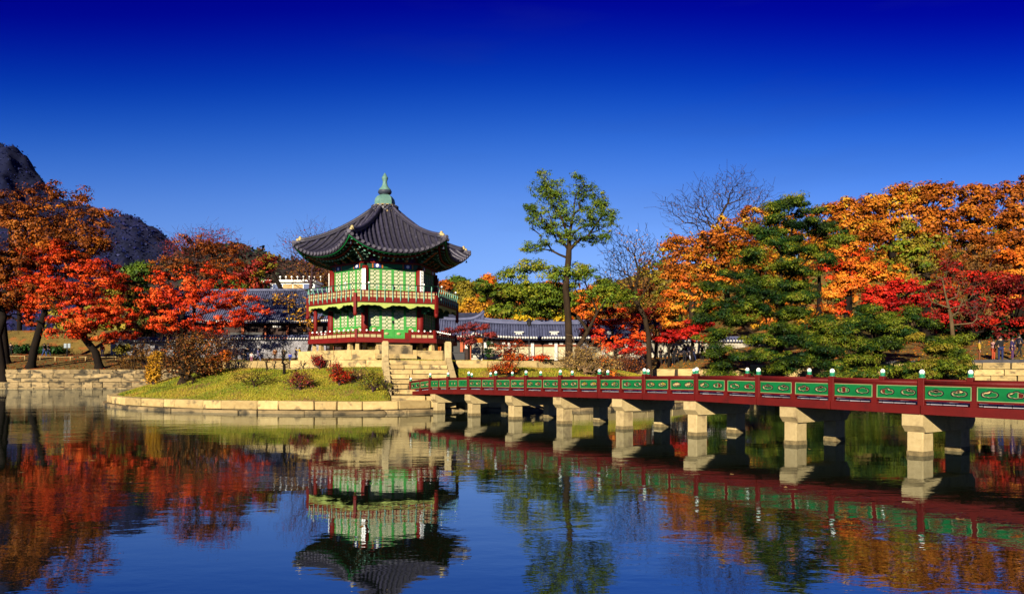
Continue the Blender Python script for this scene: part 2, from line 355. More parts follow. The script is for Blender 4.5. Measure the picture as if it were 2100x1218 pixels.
# ------------------------------------------------------------------ mountains
MTN = []
def mountain(name, pts, D, depth, m, seed, rough=0.06):
    """ridge line given as (x_px, y_px) seen at distance D, built as a real sloping massif"""
    xs = np.array([at(x, y, D).x for x, y in pts]); zs = np.array([at(x, y, D).z for x, y in pts])
    nu, nv = 420, 120
    u = np.linspace(xs[0], xs[-1], nu); H = np.interp(u, xs, zs)
    v = np.linspace(-1, 1, nv); Vv = []
    rs = np.random.RandomState(seed); ph = rs.rand(8) * 6
    for j, vv in enumerate(v):
        for i, x in enumerate(u):
            y = D + vv * depth
            h = H[i] * (1 - abs(vv) ** 1.1 * 0.92)
            p = Vector((x * 0.012, y * 0.012, seed)); q = Vector((x * 0.05, y * 0.05, seed))
            h += H[i] * rough * (mnoise.noise(p) * 2 * (0.15 + abs(vv)) + mnoise.noise(q) * 0.5)
            h += D * .006 * mnoise.noise(Vector((x * 60 / D, y * 60 / D, 1))) + D * .0045 * abs(mnoise.noise(Vector((x * 230 / D, y * 230 / D, 4))))
            Vv.append((x, y, h * (1 if vv < 0.99 else 0) - 5 * (abs(vv) > 0.97)))
    ii = (np.arange(nv - 1)[:, None] * nu + np.arange(nu - 1)[None, :]).ravel()
    Q = np.stack([ii, ii + 1, ii + 1 + nu, ii + nu], 1)
    MTN.append((D, np.array(Vv).reshape(nv, nu, 3)))
    return tag(link(name, np_mesh(name, Vv, Q, m)), kind='structure')
mm1 = mat('hazed_rocky_mountain', (0.005, 0.010, 0.056), (0.003, 0.006, 0.034), 0.03, 0.95, 1.0, 0.15, stain=((0.13, 0.11, 0.14), 0.030, 0.68))  # blue of the distant air is painted into these base colours
mm2 = mat('hazed_wooded_mountain', (0.010, 0.012, 0.060), (0.004, 0.008, 0.034), 0.02, 0.95, 1.0, 0.2, stain=((0.07, 0.03, 0.03), 0.04, 0.60))  # likewise tinted blue in place of haze
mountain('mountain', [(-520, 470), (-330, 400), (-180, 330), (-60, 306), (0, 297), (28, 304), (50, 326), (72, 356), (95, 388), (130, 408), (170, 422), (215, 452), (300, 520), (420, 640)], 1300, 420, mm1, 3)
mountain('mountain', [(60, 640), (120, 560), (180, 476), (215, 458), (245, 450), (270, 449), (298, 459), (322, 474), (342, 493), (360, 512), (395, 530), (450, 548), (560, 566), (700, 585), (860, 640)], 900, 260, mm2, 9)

mm3 = mat('wooded_hill', (0.040, 0.022, 0.022), (0.014, 0.022, 0.012), 0.05, 0.95)
mountain('hill', [(250, 640), (330, 545), (400, 512), (450, 503), (500, 508), (560, 526), (620, 540), (700, 552), (800, 572), (880, 584), (960, 592), (1050, 590), (1150, 600), (1260, 640)], 430, 120, mm3, 14, 0.04)

# ------------------------------------------------------------------ stone walls made of separate blocks
BLK = {}
def block_mesh(key, d, m, seed, bev=0.03):
    """one rough hewn block, unit sized along x so that it can be scaled"""
    k = (key, m.name, seed)
    if k in BLK: return BLK[k]
    vs, fs = bevel_box(d, bev); rs = random.Random(seed)
    vs = [Vector(v) + Vector((rs.uniform(-1, 1), rs.uniform(-1, 1), rs.uniform(-1, 1))) * 0.012 for v in vs]
    me = bpy.data.meshes.new('stone'); me.from_pydata(vs, [], fs); me.materials.append(m); BLK[k] = me; return me
def along(poly, s):
    for a, b in zip(poly[:-1], poly[1:]):
        a, b = Vector(a), Vector(b); L = (b - a).length
        if s <= L: return a + (b - a) * (s / L), (b - a) / L
        s -= L
    return b, (b - a) / L
def plen(poly): return sum((Vector(b) - Vector(a)).length for a, b in zip(poly[:-1], poly[1:]))
def wall_courses(parent, poly, courses, lmin, lmax, m, seed, name='stone'):
    """courses: list of (z0, z1, setback, depth). poly runs left to right, the visible face is on its right hand side (towards -n)"""
    rs = random.Random(seed); n = 0
    for ci, (z0, z1, back, dep) in enumerate(courses):
        s = rs.uniform(0, lmax * .5); Lt = plen(poly)
        while s < Lt - lmin * .6:
            L = min(rs.uniform(lmin, lmax), Lt - s); p, T = along(poly, s + L / 2); Nn = Vector((-T.y, T.x))
            me = block_mesh('b%.2f_%.2f' % (z1 - z0, dep), (1.0, dep, z1 - z0 - 0.018), m, rs.randrange(5))
            c = p + Nn * (back + dep / 2 + rs.uniform(-0.02, 0.02))
            o = link(name, me, parent, (c.x, c.y, (z0 + z1) / 2 + rs.uniform(-.006, .006)), (rs.uniform(-.01, .01), rs.uniform(-.006, .006), math.atan2(T.y, T.x) + rs.uniform(-.012, .012)), (L - 0.03, 1, 1))
            s += L; n += 1
    return n
# the sheet of earth behind the joints
def backing(parent, poly, z0, z1, back, m, name='core', dep=1.1):
    mb = MB()
    for a, b in zip(poly[:-1], poly[1:]):
        a, b = Vector(a), Vector(b); T = (b - a).normalized(); Nn = Vector((-T.y, T.x)) * back
        a2, b2 = a + Nn, b + Nn; c2, d2 = b2 + Nn.normalized() * dep, a2 + Nn.normalized() * dep
        mb.prism([(a2.x, a2.y), (b2.x, b2.y), (c2.x, c2.y), (d2.x, d2.y)], z0, z1)
    return mb.build(name, m, parent)
M['joint'] = mat('dark_joint_earth', (0.05, 0.037, 0.022), (0.03, 0.022, 0.014), 3, 0.95)
LEFTB = [(-70, 78.0), (-56, 79.5), (-40, 80), (-22, 78.7)]
RB = [(12, 68.7), (20, 62), (28, 56), (35, 50.5), (41, 43)]
e = empty('bank_wall', (0, 0, 0)); tag(e, 'stepped stone bank wall under the orange and red trees, far left shore', 'wall')
wall_courses(e, LEFTB, [(-.35, .12, 0, .5), (.12, .72, .12, .5)], 1.0, 2.4, M['granite_old'], 1)
wall_courses(e, LEFTB, [(.72, 1.15, 1.25, .5), (1.15, 1.62, 1.33, .5), (1.62, 2.12, 1.42, .5)], 1.1, 2.6, M['granite_old'], 2)
backing(e, LEFTB, -1.2, .69, .25, M['joint']); backing(e, LEFTB, .5, 2.05, 1.6, M['joint'])
e = empty('bank_wall', (0, 0, 0)); tag(e, 'tall pale stone bank wall at the far right edge, beyond the bridge', 'wall')
wall_courses(e, RB[1:], [(-.35, .05, 0, .5), (.05, .55, .04, .5), (.55, 1.02, .08, .5), (1.02, 1.5, .12, .5), (1.5, 1.95, .16, .5), (1.95, 2.42, .2, .5)], .9, 1.9, M['granite'], 5)
backing(e, RB[1:], -1.2, 2.36, .32, M['joint'], dep=2.6)
e = empty('bank_wall', (0, 0, 0)); tag(e, 'low stepped stone terraces between the bare tree and the big pine', 'wall')
RT = [(-15, 78), (4, 73.5), (13, 68), (20, 62)]
wall_courses(e, RT, [(-.35, .1, 0, .6), (.1, .8, .1, .7), (.8, 1.42, 1.0, .7), (1.42, 2.1, 1.9, .7), ], 1.8, 3.8, M['granite'], 7)
backing(e, RT, -1.2, .74, .3, M['joint']); backing(e, RT, .5, 1.38, 1.25, M['joint']); backing(e, RT, 1.2, 2.05, 2.15, M['joint'])

# ------------------------------------------------------------------ island
ST_TOP, ST_FOOT = Vector((-4.62, 35.55)), Vector((-4.02, 32.75))     # stair centre line
ST_DIR = (ST_FOOT - ST_TOP).normalized(); ST_N = Vector((-ST_DIR.y, ST_DIR.x)); ST_W = 2.75
def isl_dip(x, y, r):
    """the shore is pulled in a little where the bridge arrives"""
    a = math.degrees(math.atan2(y - ISL[1], x - ISL[0])) % 360
    return 1.9 * math.exp(-((a - 284) / 9) ** 2) * min(1, max(0, (r - 12.6) / 4.6))
def isl_z(x, y):
    r = math.hypot(x - ISL[0], y - ISL[1]); r += isl_dip(x, y, r)
    if r < 12.05: z = 2.27 + 0.05 * math.sin(x * .9) * math.cos(y * .7) + 0.16 * max(0, 1 - r / 12) 
    else:
        t = min(1, (r - 12.05) / 5.5); z = 1.97 - 1.49 * (t ** 1.25) + 0.07 * math.sin(x * .8 + 1) * math.sin(y * .9) * (1 - t) * 2 * t ** .3
    d = Vector((x, y)) - ST_TOP; a = d.dot(ST_DIR); b = d.dot(ST_N)
    if abs(b) < ST_W / 2 + .12 and -0.2 < a < 4.5: z = min(z, 0.35)
    return z
vs, fs = [], []; NR, NA = 64, 540
radii = [0.01] + list(np.linspace(2, 11.98, 22)) + [12.06] + list(np.linspace(12.2, 17.62, 40)); NR = len(radii)
for r in radii:
    for j in range(NA):
        a = 2 * PI * j / NA; x, y = ISL[0] + r * math.cos(a), ISL[1] + r * math.sin(a); q = r - isl_dip(x, y, r); x, y = ISL[0] + q * math.cos(a), ISL[1] + q * math.sin(a); vs.append((x, y, isl_z(x, y)))
vs = np.array(vs); ii = (np.arange(NR - 1)[:, None] * NA + np.arange(NA)[None, :]).ravel(); jj = (np.arange(NR - 1)[:, None] * NA + (np.arange(NA)[None, :] + 1) % NA).ravel()
Q = np.stack([ii, ii + NA, jj + NA, jj], 1)
im = mat('island_turf', (0.40, 0.33, 0.028), (0.20, 0.22, 0.015), 0.45, 0.95, 0.7, 14, stain=((0.30, 0.17, 0.05), 0.9, 0.54))
tag(link('island_ground', np_mesh('island_ground', vs, Q, im, smooth=True)), kind='structure')
def ring(r, a0, a1, n=160):
    """arc listed so that the outer side is the visible face; left to right as seen from outside"""
    out = []
    for i in range(n + 1):
        a = math.radians(a0 + (a1 - a0) * i / n); q = r - isl_dip(ISL[0] + math.cos(a), ISL[1] + math.sin(a), r); out.append((ISL[0] + q * math.cos(a), ISL[1] + q * math.sin(a)))
    return out
e = empty('island_edging'); tag(e, 'ring of cut stone blocks edging the grassy island at the waterline', 'stone edging')
wall_courses(e, ring(18.0, 178, 366, 200), [(.14, .52, 0, .5)], .7, 1.9, M['granite'], 11)
wall_courses(e, ring(18.22, 178, 366, 200), [(-.35, .14, 0, .55)], .9, 2.2, M['granite_old'], 12)
backing(e, ring(18.0, 175, 370, 90), -1.2, .40, .3, M['joint'])
# kerb that holds the upper lawn, broken where the stairs come up
e = empty('lawn_kerb'); tag(e, 'curved kerb of long stone blocks around the upper lawn of the island', 'stone kerb')
def ang(p): return math.degrees(math.atan2(p.y - ISL[1], p.x - ISL[0])) % 360
aL, aR = ang(ST_TOP + ST_N * -(ST_W / 2 + .25)), ang(ST_TOP + ST_N * (ST_W / 2 + .25))
aL, aR = min(aL, aR), max(aL, aR)
for a0, a1, sd in ((176, aL, 3), (aR, 368, 4)):
    wall_courses(e, ring(12.25, a0, a1, 80), [(1.92, 2.31, 0, .38)], 1.5, 2.9, M['granite'], sd)
    backing(e, ring(12.25, a0, a1, 60), 1.5, 2.2, .2, M['joint'])
wall_courses(e, ring(12.5, 230, aL - 1, 60), [(1.62, 1.93, 0, .42)], 1.2, 2.6, M['granite_old'], 21)

# stone staircase from the bridge up to the lawn
e = empty('stone_staircase'); tag(e, 'wide stone staircase from the bridge end up to the lawn', 'stairs')
NS = 7; z0, z1 = 0.72, 2.30; rise = (z1 - z0) / NS; run = (ST_FOOT - ST_TOP).length / NS
rz = math.atan2(-ST_N.y, -ST_N.x) if ST_N.x < 0 else math.atan2(ST_N.y, ST_N.x)
rs = random.Random(5)
for i in range(NS):
    zt = z1 - rise * i; c = ST_TOP + ST_DIR * (run * (i + .5) + .1)
    cuts = sorted([0, rs.uniform(.25, .45), rs.uniform(.6, .8), 1]) if i % 2 else [0, rs.uniform(.35, .65), 1]
    for a, b_ in zip(cuts[:-1], cuts[1:]):
        L_ = (b_ - a) * ST_W; cx = (a + b_) / 2 * ST_W - ST_W / 2
        ax = Vector((math.cos(rz), math.sin(rz))); p = c + ax * cx - ST_DIR * .12
        link('step', block_mesh('st', (1.0, run + .3, rise - .02), M['granite'], rs.randrange(5), .02), e, (p.x, p.y, zt - rise / 2), (0, 0, rz), (L_ - .02, 1, 1))
    mbk = MB(); mbk.box((c.x, c.y, (zt - rise + 0.1) / 2 + 0.05), (ST_W - .1, run, zt - rise - .1), 0, rz); mbk.build('riser_core', M['joint'], e)
for k_, (ww, off) in enumerate(((1.42, -.70), (1.30, .72))):
    ax = Vector((math.cos(rz), math.sin(rz))); p = ST_FOOT + ax * off + ST_DIR * .62
    link('landing_slab', block_mesh('ls', (1.0, 1.35, .5), M['granite'], k_, .02), e, (p.x, p.y, .44 - .01 * k_), (0, 0, rz), (ww, 1, 1))
for s_ in (-1, 1):
    ax = Vector((math.cos(rz), math.sin(rz))) * s_
    pt = ST_TOP + ax * (ST_W / 2 + .14); pf = ST_FOOT + ST_DIR * .35 + ax * (ST_W / 2 + .14)
    mb = MB(); n_ = ax * .14
    a_, b_ = pt - n_, pt + n_; c_, d_ = pf + n_, pf - n_
    mb.add([(a_.x, a_.y, 0), (b_.x, b_.y, 0), (c_.x, c_.y, 0), (d_.x, d_.y, 0), (a_.x, a_.y, 2.5), (b_.x, b_.y, 2.5), (c_.x, c_.y, .88), (d_.x, d_.y, .88)],
           [(0, 3, 2, 1), (4, 5, 6, 7), (0, 1, 5, 4), (1, 2, 6, 5), (2, 3, 7, 6), (3, 0, 4, 7)])
    mb.build('cheek_wall', M['granite_pier'], e)
    mb = MB(); pp = pt - ST_DIR * .02
    mb.box((pp.x, pp.y, 2.35), (.33, .33, 1.65), 0, rz, bev=.03); mb.box((pp.x, pp.y, 3.19), (.25, .25, .05), 0, rz)
    mb.build('newel_post', M['granite_pier'], e)
# ------------------------------------------------------------------ the bridge
BD = Vector((-1.095, 1.577)); BW = Vector((0.821, 0.570)); BO = Vector((8.163, 14.56))
def zb(t):
    ts = [-7, -3, 0, 3, 5, 6, 9, 10.6, 11.6, 12.6]; zs = [.62, .78, .845, .93, .905, .885, .845, .79, .66, .44]
    for i in range(len(ts) - 1):
        if t <= ts[i + 1]: k = (t - ts[i]) / (ts[i + 1] - ts[i]); return zs[i] + (zs[i + 1] - zs[i]) * k
    return zs[-1]
def B(t, w, h): p = BO + BD * t + BW * w; return Vector((p.x, p.y, zb(t) + h))
br = empty('footbridge', (BO.x, BO.y, 0)); tag(br, 'red and green painted footbridge on stone piers crossing the pond', 'bridge')
inv = Matrix.Translation((-BO.x, -BO.y, 0))
def bpart(mb, name, m, parent=None):
    o = mb.build(name, m, parent or br)
    for v in o.data.vertices: v.co = inv @ v.co
    return o
POSTS = [-6, -5, -4, -3, -2, -1] + [0, 1, 2, 3, 4, 5, 6, 7, 8, 9, 9.85, 10.65, 11.6]
WN, WF = 0.0, 2.08
TL = [-7] + POSTS[1:-1] + [11.6, 12.35]
# edge beams, longitudinal joists
for w0, nm in ((WN - .02, 'edge_beam'), (WF + .02, 'edge_beam')):
    for a, b_ in zip(TL[:-1], TL[1:]):
        mb = MB(); mb.bar(B(a, w0, .09), B(b_ - .012, w0, .09), .16, .18); bpart(mb, nm, M['red_bridge'])
mb = MB()
for w0 in (.5, 1.04, 1.58):
    for a, b_ in zip(TL[:-1], TL[1:]): mb.bar(B(a, w0, .05), B(b_, w0, .05), .14, .12)
bpart(mb, 'joist', M['red_dark'])
# deck boards (about 0.24 m each)
tt = -7.0; rs = random.Random(2); bd = []
dm = {}
while tt < 12.2:
    a, b_ = B(tt, WN + .07, .215), B(tt, WF - .07, .215); rzb = math.atan2(BW.y, BW.x)
    k = rs.randrange(4)
    if k not in dm:
        q = MB(); q.box((0, 0, 0), ((WF - WN) - .14, .225, .035 + .004 * k)); dm[k] = q.mesh('deck_board', M['deck'])
    c = (a + b_) / 2; link('deck_board', dm[k], br, (c.x - BO.x, c.y - BO.y, c.z), (0, 0, rzb)); tt += .125
# piers
for t_ in [-4.39, -2.9, -1.41, .08, 1.56, 3.1, 4.56, 6.05, 7.52, 9.0, 10.47]:
    rzp = math.atan2(BW.y, BW.x)
    for w0, w1 in ((.03, .44), (1.63, 2.04)):
        c = B(t_, (w0 + w1) / 2, 0); ztop = zb(t_) - .37
        mb = MB(); mb.box((0, 0, (ztop - 1.4) / 2), (w1 - w0, .32, ztop + 1.4), bev=.012)
        o = mb.build('pier', M['granite_pier'], br, (c.x - BO.x, c.y - BO.y, 0), (0, 0, rzp))
        mb = MB(); mb.box((0, 0, .03), (w1 - w0 + .008, .328, .13)); mb.build('water_mark', mat('tide_stain', (0.32, 0.24, 0.11), (0.16, 0.12, 0.055), 12, .9, .5, 50) if 'tide' not in M else M['tide'], o)
        M['tide'] = bpy.data.materials['tide_stain']
    # cross beam with chamfered lower ends
    c = B(t_, 0, 0); mb = MB(); zt, zl = zb(t_) - .004, zb(t_) - .37
    pr = [(-.07, zt), (2.17, zt), (2.17, zl + .16), (2.03, zl), (.05, zl), (-.07, zl + .13)]
    vs = [(x, s_ * .21, z) for s_ in (-1, 1) for x, z in pr]; n = len(pr)
    mb.add(vs, [tuple(range(n)), tuple(reversed(range(n, 2 * n)))] + [(i, n + i, n + (i + 1) % n, (i + 1) % n) for i in range(n)])
    mb.build('cross_beam', M['granite_pier'], br, (c.x - BO.x, c.y - BO.y, 0), (0, 0, rzp))
# lotus bud finials
def bud():
    mb = MB()
    pw = [(.0, .165), (.022, .160), (.046, .143), (.062, .115), (.066, .085), (.064, .06)]
    mb.lathe(pw[::-1], 14, mi=0)
    mb.lathe([(.050, -.005), (.064, .01), (.0675, .035), (.0675, .055)], 14, mi=1)
    for k in range(7):                           # pointed sepals over the white bud
        a = 2 * PI * k / 7; d = .16
        def P_(aa, r, z): return (r * math.cos(aa), r * math.sin(aa), z)
        mb.add([P_(a - .40, .0685, .053), P_(a + .40, .0685, .053), P_(a, .067, .112)], [(0, 1, 2)], 1)
    mb.lathe([(.075, -.03), (.075, -.012), (.05, -.004)], 14, mi=1)
    return mb.mesh('bud', [M['white'], M['cyan_bud']])
M['cyan_bud'] = mat('green_bud_paint', (0.03, 0.33, 0.17), (0.02, 0.25, 0.13), 8, 0.4)
BUD = bud()
for side, w0 in ((0, WN), (1, WF)):
    for i, t_ in enumerate(POSTS):
        c = B(t_, w0 + (-.005 if side == 0 else .005), 0); rzp = math.atan2(BW.y, BW.x)
        short = 0.03 if t_ < 11 else -.04
        mb = MB(); mb.box((0, 0, (.04 + .69 + short) / 2), (.125, .125, .65 + short), bev=.008)
        o = mb.build('post', M['red_bridge'], br, (c.x - BO.x, c.y - BO.y, c.z), (0, 0, rzp))
        link('bud', BUD, o, (0, 0, .718 + short), (0, 0, 0), (.82, .82, .85))
# cloud shaped openings
def cloud(cx, cz, w, h, n=36):
    out = []; CI = [(-.27, -.02, .23), (.27, -.02, .23), (-.02, .085, .24), (.02, -.085, .22)]
    for i in range(n):
        a = 2 * PI * i / n; ux, uz = math.cos(a), math.sin(a); r = 0
        for x0, z0, q in CI:
            b_ = ux * x0 + uz * z0; d = b_ * b_ - (x0 * x0 + z0 * z0 - q * q)
            if d > 0: r = max(r, b_ + math.sqrt(d))
        out.append((cx + w * r * ux, cz + h * 1.55 * r * uz))
    return out
def panel_mesh(L, H, th, holes, name):
    bm = bmesh.new(); E = []
    loops = [[(-L / 2, -H / 2), (L / 2, -H / 2), (L / 2, H / 2), (-L / 2, H / 2)]] + holes
    for lp in loops:
        vs = [bm.verts.new((x, -th / 2, z)) for x, z in lp]
        for a, b_ in zip(vs, vs[1:] + vs[:1]): E.append(bm.edges.new((a, b_)))
    bmesh.ops.triangle_fill(bm, use_beauty=True, edges=E)
    fs = list(bm.faces)
    r = bmesh.ops.extrude_face_region(bm, geom=fs)
    for v in [x for x in r['geom'] if isinstance(x, bmesh.types.BMVert)]: v.co.y += th
    bmesh.ops.recalc_face_normals(bm, faces=list(bm.faces))
    me = bpy.data.meshes.new(name); bm.to_mesh(me); bm.free(); return me
def ringmesh(cx, cz, w, h, g, th, name, m):
    a = cloud(cx, cz, w, h); b_ = cloud(cx, cz, w + g * 2, h + g * 2); n = len(a); mb = MB(); vs = []
    for y in (-th / 2, th / 2):
        vs += [(x, y, z) for x, z in a] + [(x, y, z) for x, z in b_]
    fs = []
    for i in range(n):
        j = (i + 1) % n; fs += [(i, j, n + j, n + i), (2 * n + i, 3 * n + i, 3 * n + j, 2 * n + j), (n + i, n + j, 3 * n + j, 3 * n + i), (i, 2 * n + i, 2 * n + j, j)]
    mb.add(vs, fs); return mb.mesh(name, m)
PL, PH, PZ = .80, .262, .43
hole_w, hole_h = .235, .115
PAN = panel_mesh(PL, PH, .024, [cloud(-.20, 0, hole_w, hole_h), cloud(.20, 0, hole_w, hole_h)], 'panel'); PAN.materials.append(M['green'])
PANR = panel_mesh(PL, PH, .024, [cloud(-.13, 0, .12, .12, 18), cloud(.13, 0, .12, .12, 18)], 'panel'); PANR.materials.append(M['green'])
R_B = [ringmesh(x, 0, hole_w + .008, hole_h + .008, .022, .036, 'outline', M['ink']) for x in (-.20, .20)]
R_W = [ringmesh(x, 0, hole_w - .001, hole_h - .001, .0035, .044, 'inner_rim', M['cream']) for x in (-.20, .20)]
FRM = MB()
for s_ in (-1, 1):
    FRM.box((0, 0, s_ * (PH / 2 - .004)), (PL, .040, .012)); FRM.box((s_ * (PL / 2 - .004), 0, 0), (.012, .040, PH))
FRM = FRM.mesh('frame', M['cyan_trim'] if 'cyan_trim' in M else mat('pale_trim', (.35, .45, .2), (.25, .35, .15), 6, .5))
for side, w0 in ((0, WN), (1, WF)):
    for a, b_ in zip(POSTS[:-1], POSTS[1:]):
        A, C_ = B(a, w0, 0), B(b_, w0, 0); Ls = (C_ - A).length
        T = (C_ - A) / Ls; rz_ = math.atan2(T.y, T.x); ry = -math.asin(T.z)
        mb = MB(); mb.tube([B(a + .02, w0, .625), B(b_ - .02, w0, .625)], .042, 10); bpart(mb, 'handrail', M['red_bridge'])
        mb = MB(); mb.bar(B(a, w0, .578), B(b_, w0, .578), .05, .024); bpart(mb, 'upper_rail', M['red_bridge'])
        mb = MB(); mb.bar(B(a, w0, .277), B(b_, w0, .277), .085, .04); bpart(mb, 'lower_rail', M['red_bridge'])
        mid = (a + b_) / 2
        if b_ - a > .7:
            mb = MB(); mb.box(B(mid, w0, .385), (.065, .065, .42), 0, rz_); bpart(mb, 'baluster', M['red_bridge'])
            mb = MB(); mb.box(B(mid, w0, .22), (.12, .09, .08), 0, rz_); bpart(mb, 'block', M['red_bridge'])
        for k in (0, 1):
            tm = a + (b_ - a) * (.25 + .5 * k); c = B(tm, w0, PZ); sc_ = (Ls / 2 - .10) / PL * 1.0
            short = b_ - a < .9
            o = link('panel', PANR if short else PAN, br, (c.x - BO.x, c.y - BO.y, c.z), (0, ry, rz_), (sc_, 1, 1))
            link('frame', FRM, o)
            if not short:
                for q in R_B + R_W: link(q.name.split('.')[0], q, o)
# ------------------------------------------------------------------ the pavilion
AZ0 = math.radians(-10.8 + 30)            # outward azimuth of the entrance face (0 = towards -Y)
pv = empty('pavilion', (PAV.x, PAV.y, 0)); tag(pv, 'two storey hexagonal pavilion with green lattice doors and dark tiled roof', 'pavilion')
S3 = math.sqrt(3) / 2
def facemat(k): return Matrix.Rotation(AZ0 + k * PI / 3, 4, 'Z')
def facerep(mb_or_me, name, m=None, ks=range(6), parent=None, x=0, y=0, z=0, rz=0.0):
    """the same piece on each of the six sides; local frame: +x along the side, -y outward"""
    me = mb_or_me.mesh(name, m) if isinstance(mb_or_me, MB) else mb_or_me; out = []
    for k in ks:
        p = facemat(k) @ Vector((x, y, z)); out.append(link(name, me, parent or pv, p, (0, 0, AZ0 + k * PI / 3 + rz)))
    return out
def vert(k, R): a = AZ0 + (k + .5) * PI / 3; return Vector((R * math.sin(a), -R * math.cos(a)))
def hexpoly(R): return [tuple(vert(k, R)) for k in range(6)]
# stone platform
rs = random.Random(3)
mb = MB(); mb.prism(hexpoly(4.45), 1.9, 2.84); mb.build('platform_core', M['granite_old'], pv)
mb = MB(); mb.prism(hexpoly(4.75), 2.83, 2.865); mb.build('platform_paving', M['granite'], pv)
for k in range(6):
    cuts = [0, rs.uniform(.25, .38), rs.uniform(.6, .75), 1]
    for a, b_ in zip(cuts[:-1], cuts[1:]):
        L_ = (b_ - a) * 4.8; cx = ((a + b_) / 2 - .5) * 4.8
        p = facemat(k) @ Vector((cx, -4.8 * S3 + .18, 2.60))
        link('platform_block', block_mesh('pb', (1, .4, .50), M['granite'], rs.randrange(5), .02), pv, p, (0, 0, AZ0 + k * PI / 3), (L_ - .03, 1, 1))
# entrance steps, three blocks deep
for i in range(4):
    p = facemat(0) @ Vector((-.12, -4.8 * S3 + .92 - i * .36, 3.32 - .22 * i - .12))
    for s_, (xx, ww) in enumerate(((-.45, .88), (.45, .88)) if i % 2 else ((0, 1.8),)):
        q = facemat(0) @ Vector((xx, 0, 0)); link('entrance_step', block_mesh('es', (1, .5, .235), M['granite'], i, .02), pv, p + q, (0, 0, AZ0), (ww * (1 + .12 * i), 1, 1))
mb = MB(); mb.box((0, 0, 2.75), (1.7, 1.0, .75)); o = mb.build('step_core', M['granite_old'], pv, facemat(0) @ Vector((-.12, -3.75, 0)), (0, 0, AZ0))
# stone stub posts under the floor
mb = MB(); mb.lathe([(.17, 2.86), (.165, 2.9), (.125, 3.3)], 4, a0=PI / 4, smooth=False); stub = mb.mesh('stub_post', M['granite'])
for k in range(6):
    for R in (3.92, 3.0):
        v_ = vert(k, R); link('stub_post', stub, pv, (v_.x, v_.y, 0), (0, 0, AZ0 + (k + .5) * PI / 3))
for x_ in (-1.3, 1.3): facerep(stub, 'stub_post', ks=(1, 5, 2), x=x_, y=-3.92 * S3)
# ground floor slab + ring beams
mb = MB(); mb.prism(hexpoly(4.0), 3.32, 3.47); mb.build('floor_slab', M['red_dark'], pv)
mb = MB(); mb.box((0, 0, 0), (4.24, .16, .21)); facerep(mb, 'floor_beam', M['red'], y=-4.2 * S3, z=3.39)
# lower railing: posts, two rails, cream cells
LRs = 4.15
mb = MB(); mb.box((0, 0, .22), (.13, .13, .52)); lp = mb.mesh('rail_post', M['red'])
for k in range(6): v_ = vert(k, LRs); link('rail_post', lp, pv, (v_.x, v_.y, 3.49), (0, 0, AZ0 + (k + .5) * PI / 3))
knob = MB().lathe([(0.001, .10), (.035, .09), (.05, .05), (.04, .01), (.02, 0)], 8).mesh('knob', M['white'])
def lower_rail(x0, x1, k, cells):
    L_ = x1 - x0; cx = (x0 + x1) / 2
    for z_, h_, nm in ((3.50, .06, 'rail'), (3.72, .04, 'rail'), (3.83, .05, 'rail')):
        mb = MB(); mb.box((0, 0, 0), (L_, .06, h_)); facerep(mb, nm, M['red'], (k,), x=cx, y=-LRs * S3, z=z_ + .02)
    w_ = L_ / cells
    mb = MB(); mb.box((0, 0, 0), (w_ - .05, .025, .15)); mp_ = mb.mesh('rail_panel', M['cream'])
    mbv = MB(); mbv.box((0, 0, 0), (.05, .055, .36)); mv = mbv.mesh('baluster', M['red'])
    for i in range(cells):
        facerep(mp_, 'rail_panel', None, (k,), x=x0 + w_ * (i + .5), y=-LRs * S3, z=3.63)
        if i: facerep(mv, 'baluster', None, (k,), x=x0 + w_ * i, y=-LRs * S3, z=3.67)
        if i % 1 == 0: facerep(knob, 'knob', None, (k,), x=x0 + w_ * (i + .5), y=-LRs * S3, z=3.86)
for k in range(6):
    if k == 0:
        lower_rail(-2.02, -.72, 0, 4); lower_rail(.72, 2.02, 0, 4)
        for s_ in (-1, 1): facerep(lp, 'rail_post', None, (0,), x=s_ * .72, y=-LRs * S3, z=3.49)
    else: lower_rail(-2.02, 2.02, k, 10)
# columns on both floors
mb = MB(); mb.tube([(0, 0, 3.47), (0, 0, 4.3), (0, 0, 5.42)], [.20, .195, .18], 16); c1 = mb.mesh('column', M['red'])
mb = MB(); mb.tube([(0, 0, 5.6), (0, 0, 7.42)], [.175, .165], 16); c2 = mb.mesh('column', M['red'])
for k in range(6):
    v_ = vert(k, 3.0); link('column', c1, pv, (v_.x, v_.y, 0)); v_ = vert(k, 2.92); link('column', c2, pv, (v_.x, v_.y, 0))
    v_ = vert(k, 3.85); mb = MB(); mb.tube([(v_.x, v_.y, 3.47), (v_.x, v_.y, 5.4)], .11, 10)
    if k in (4, 3): mb.build('outer_column', M['red'], pv)
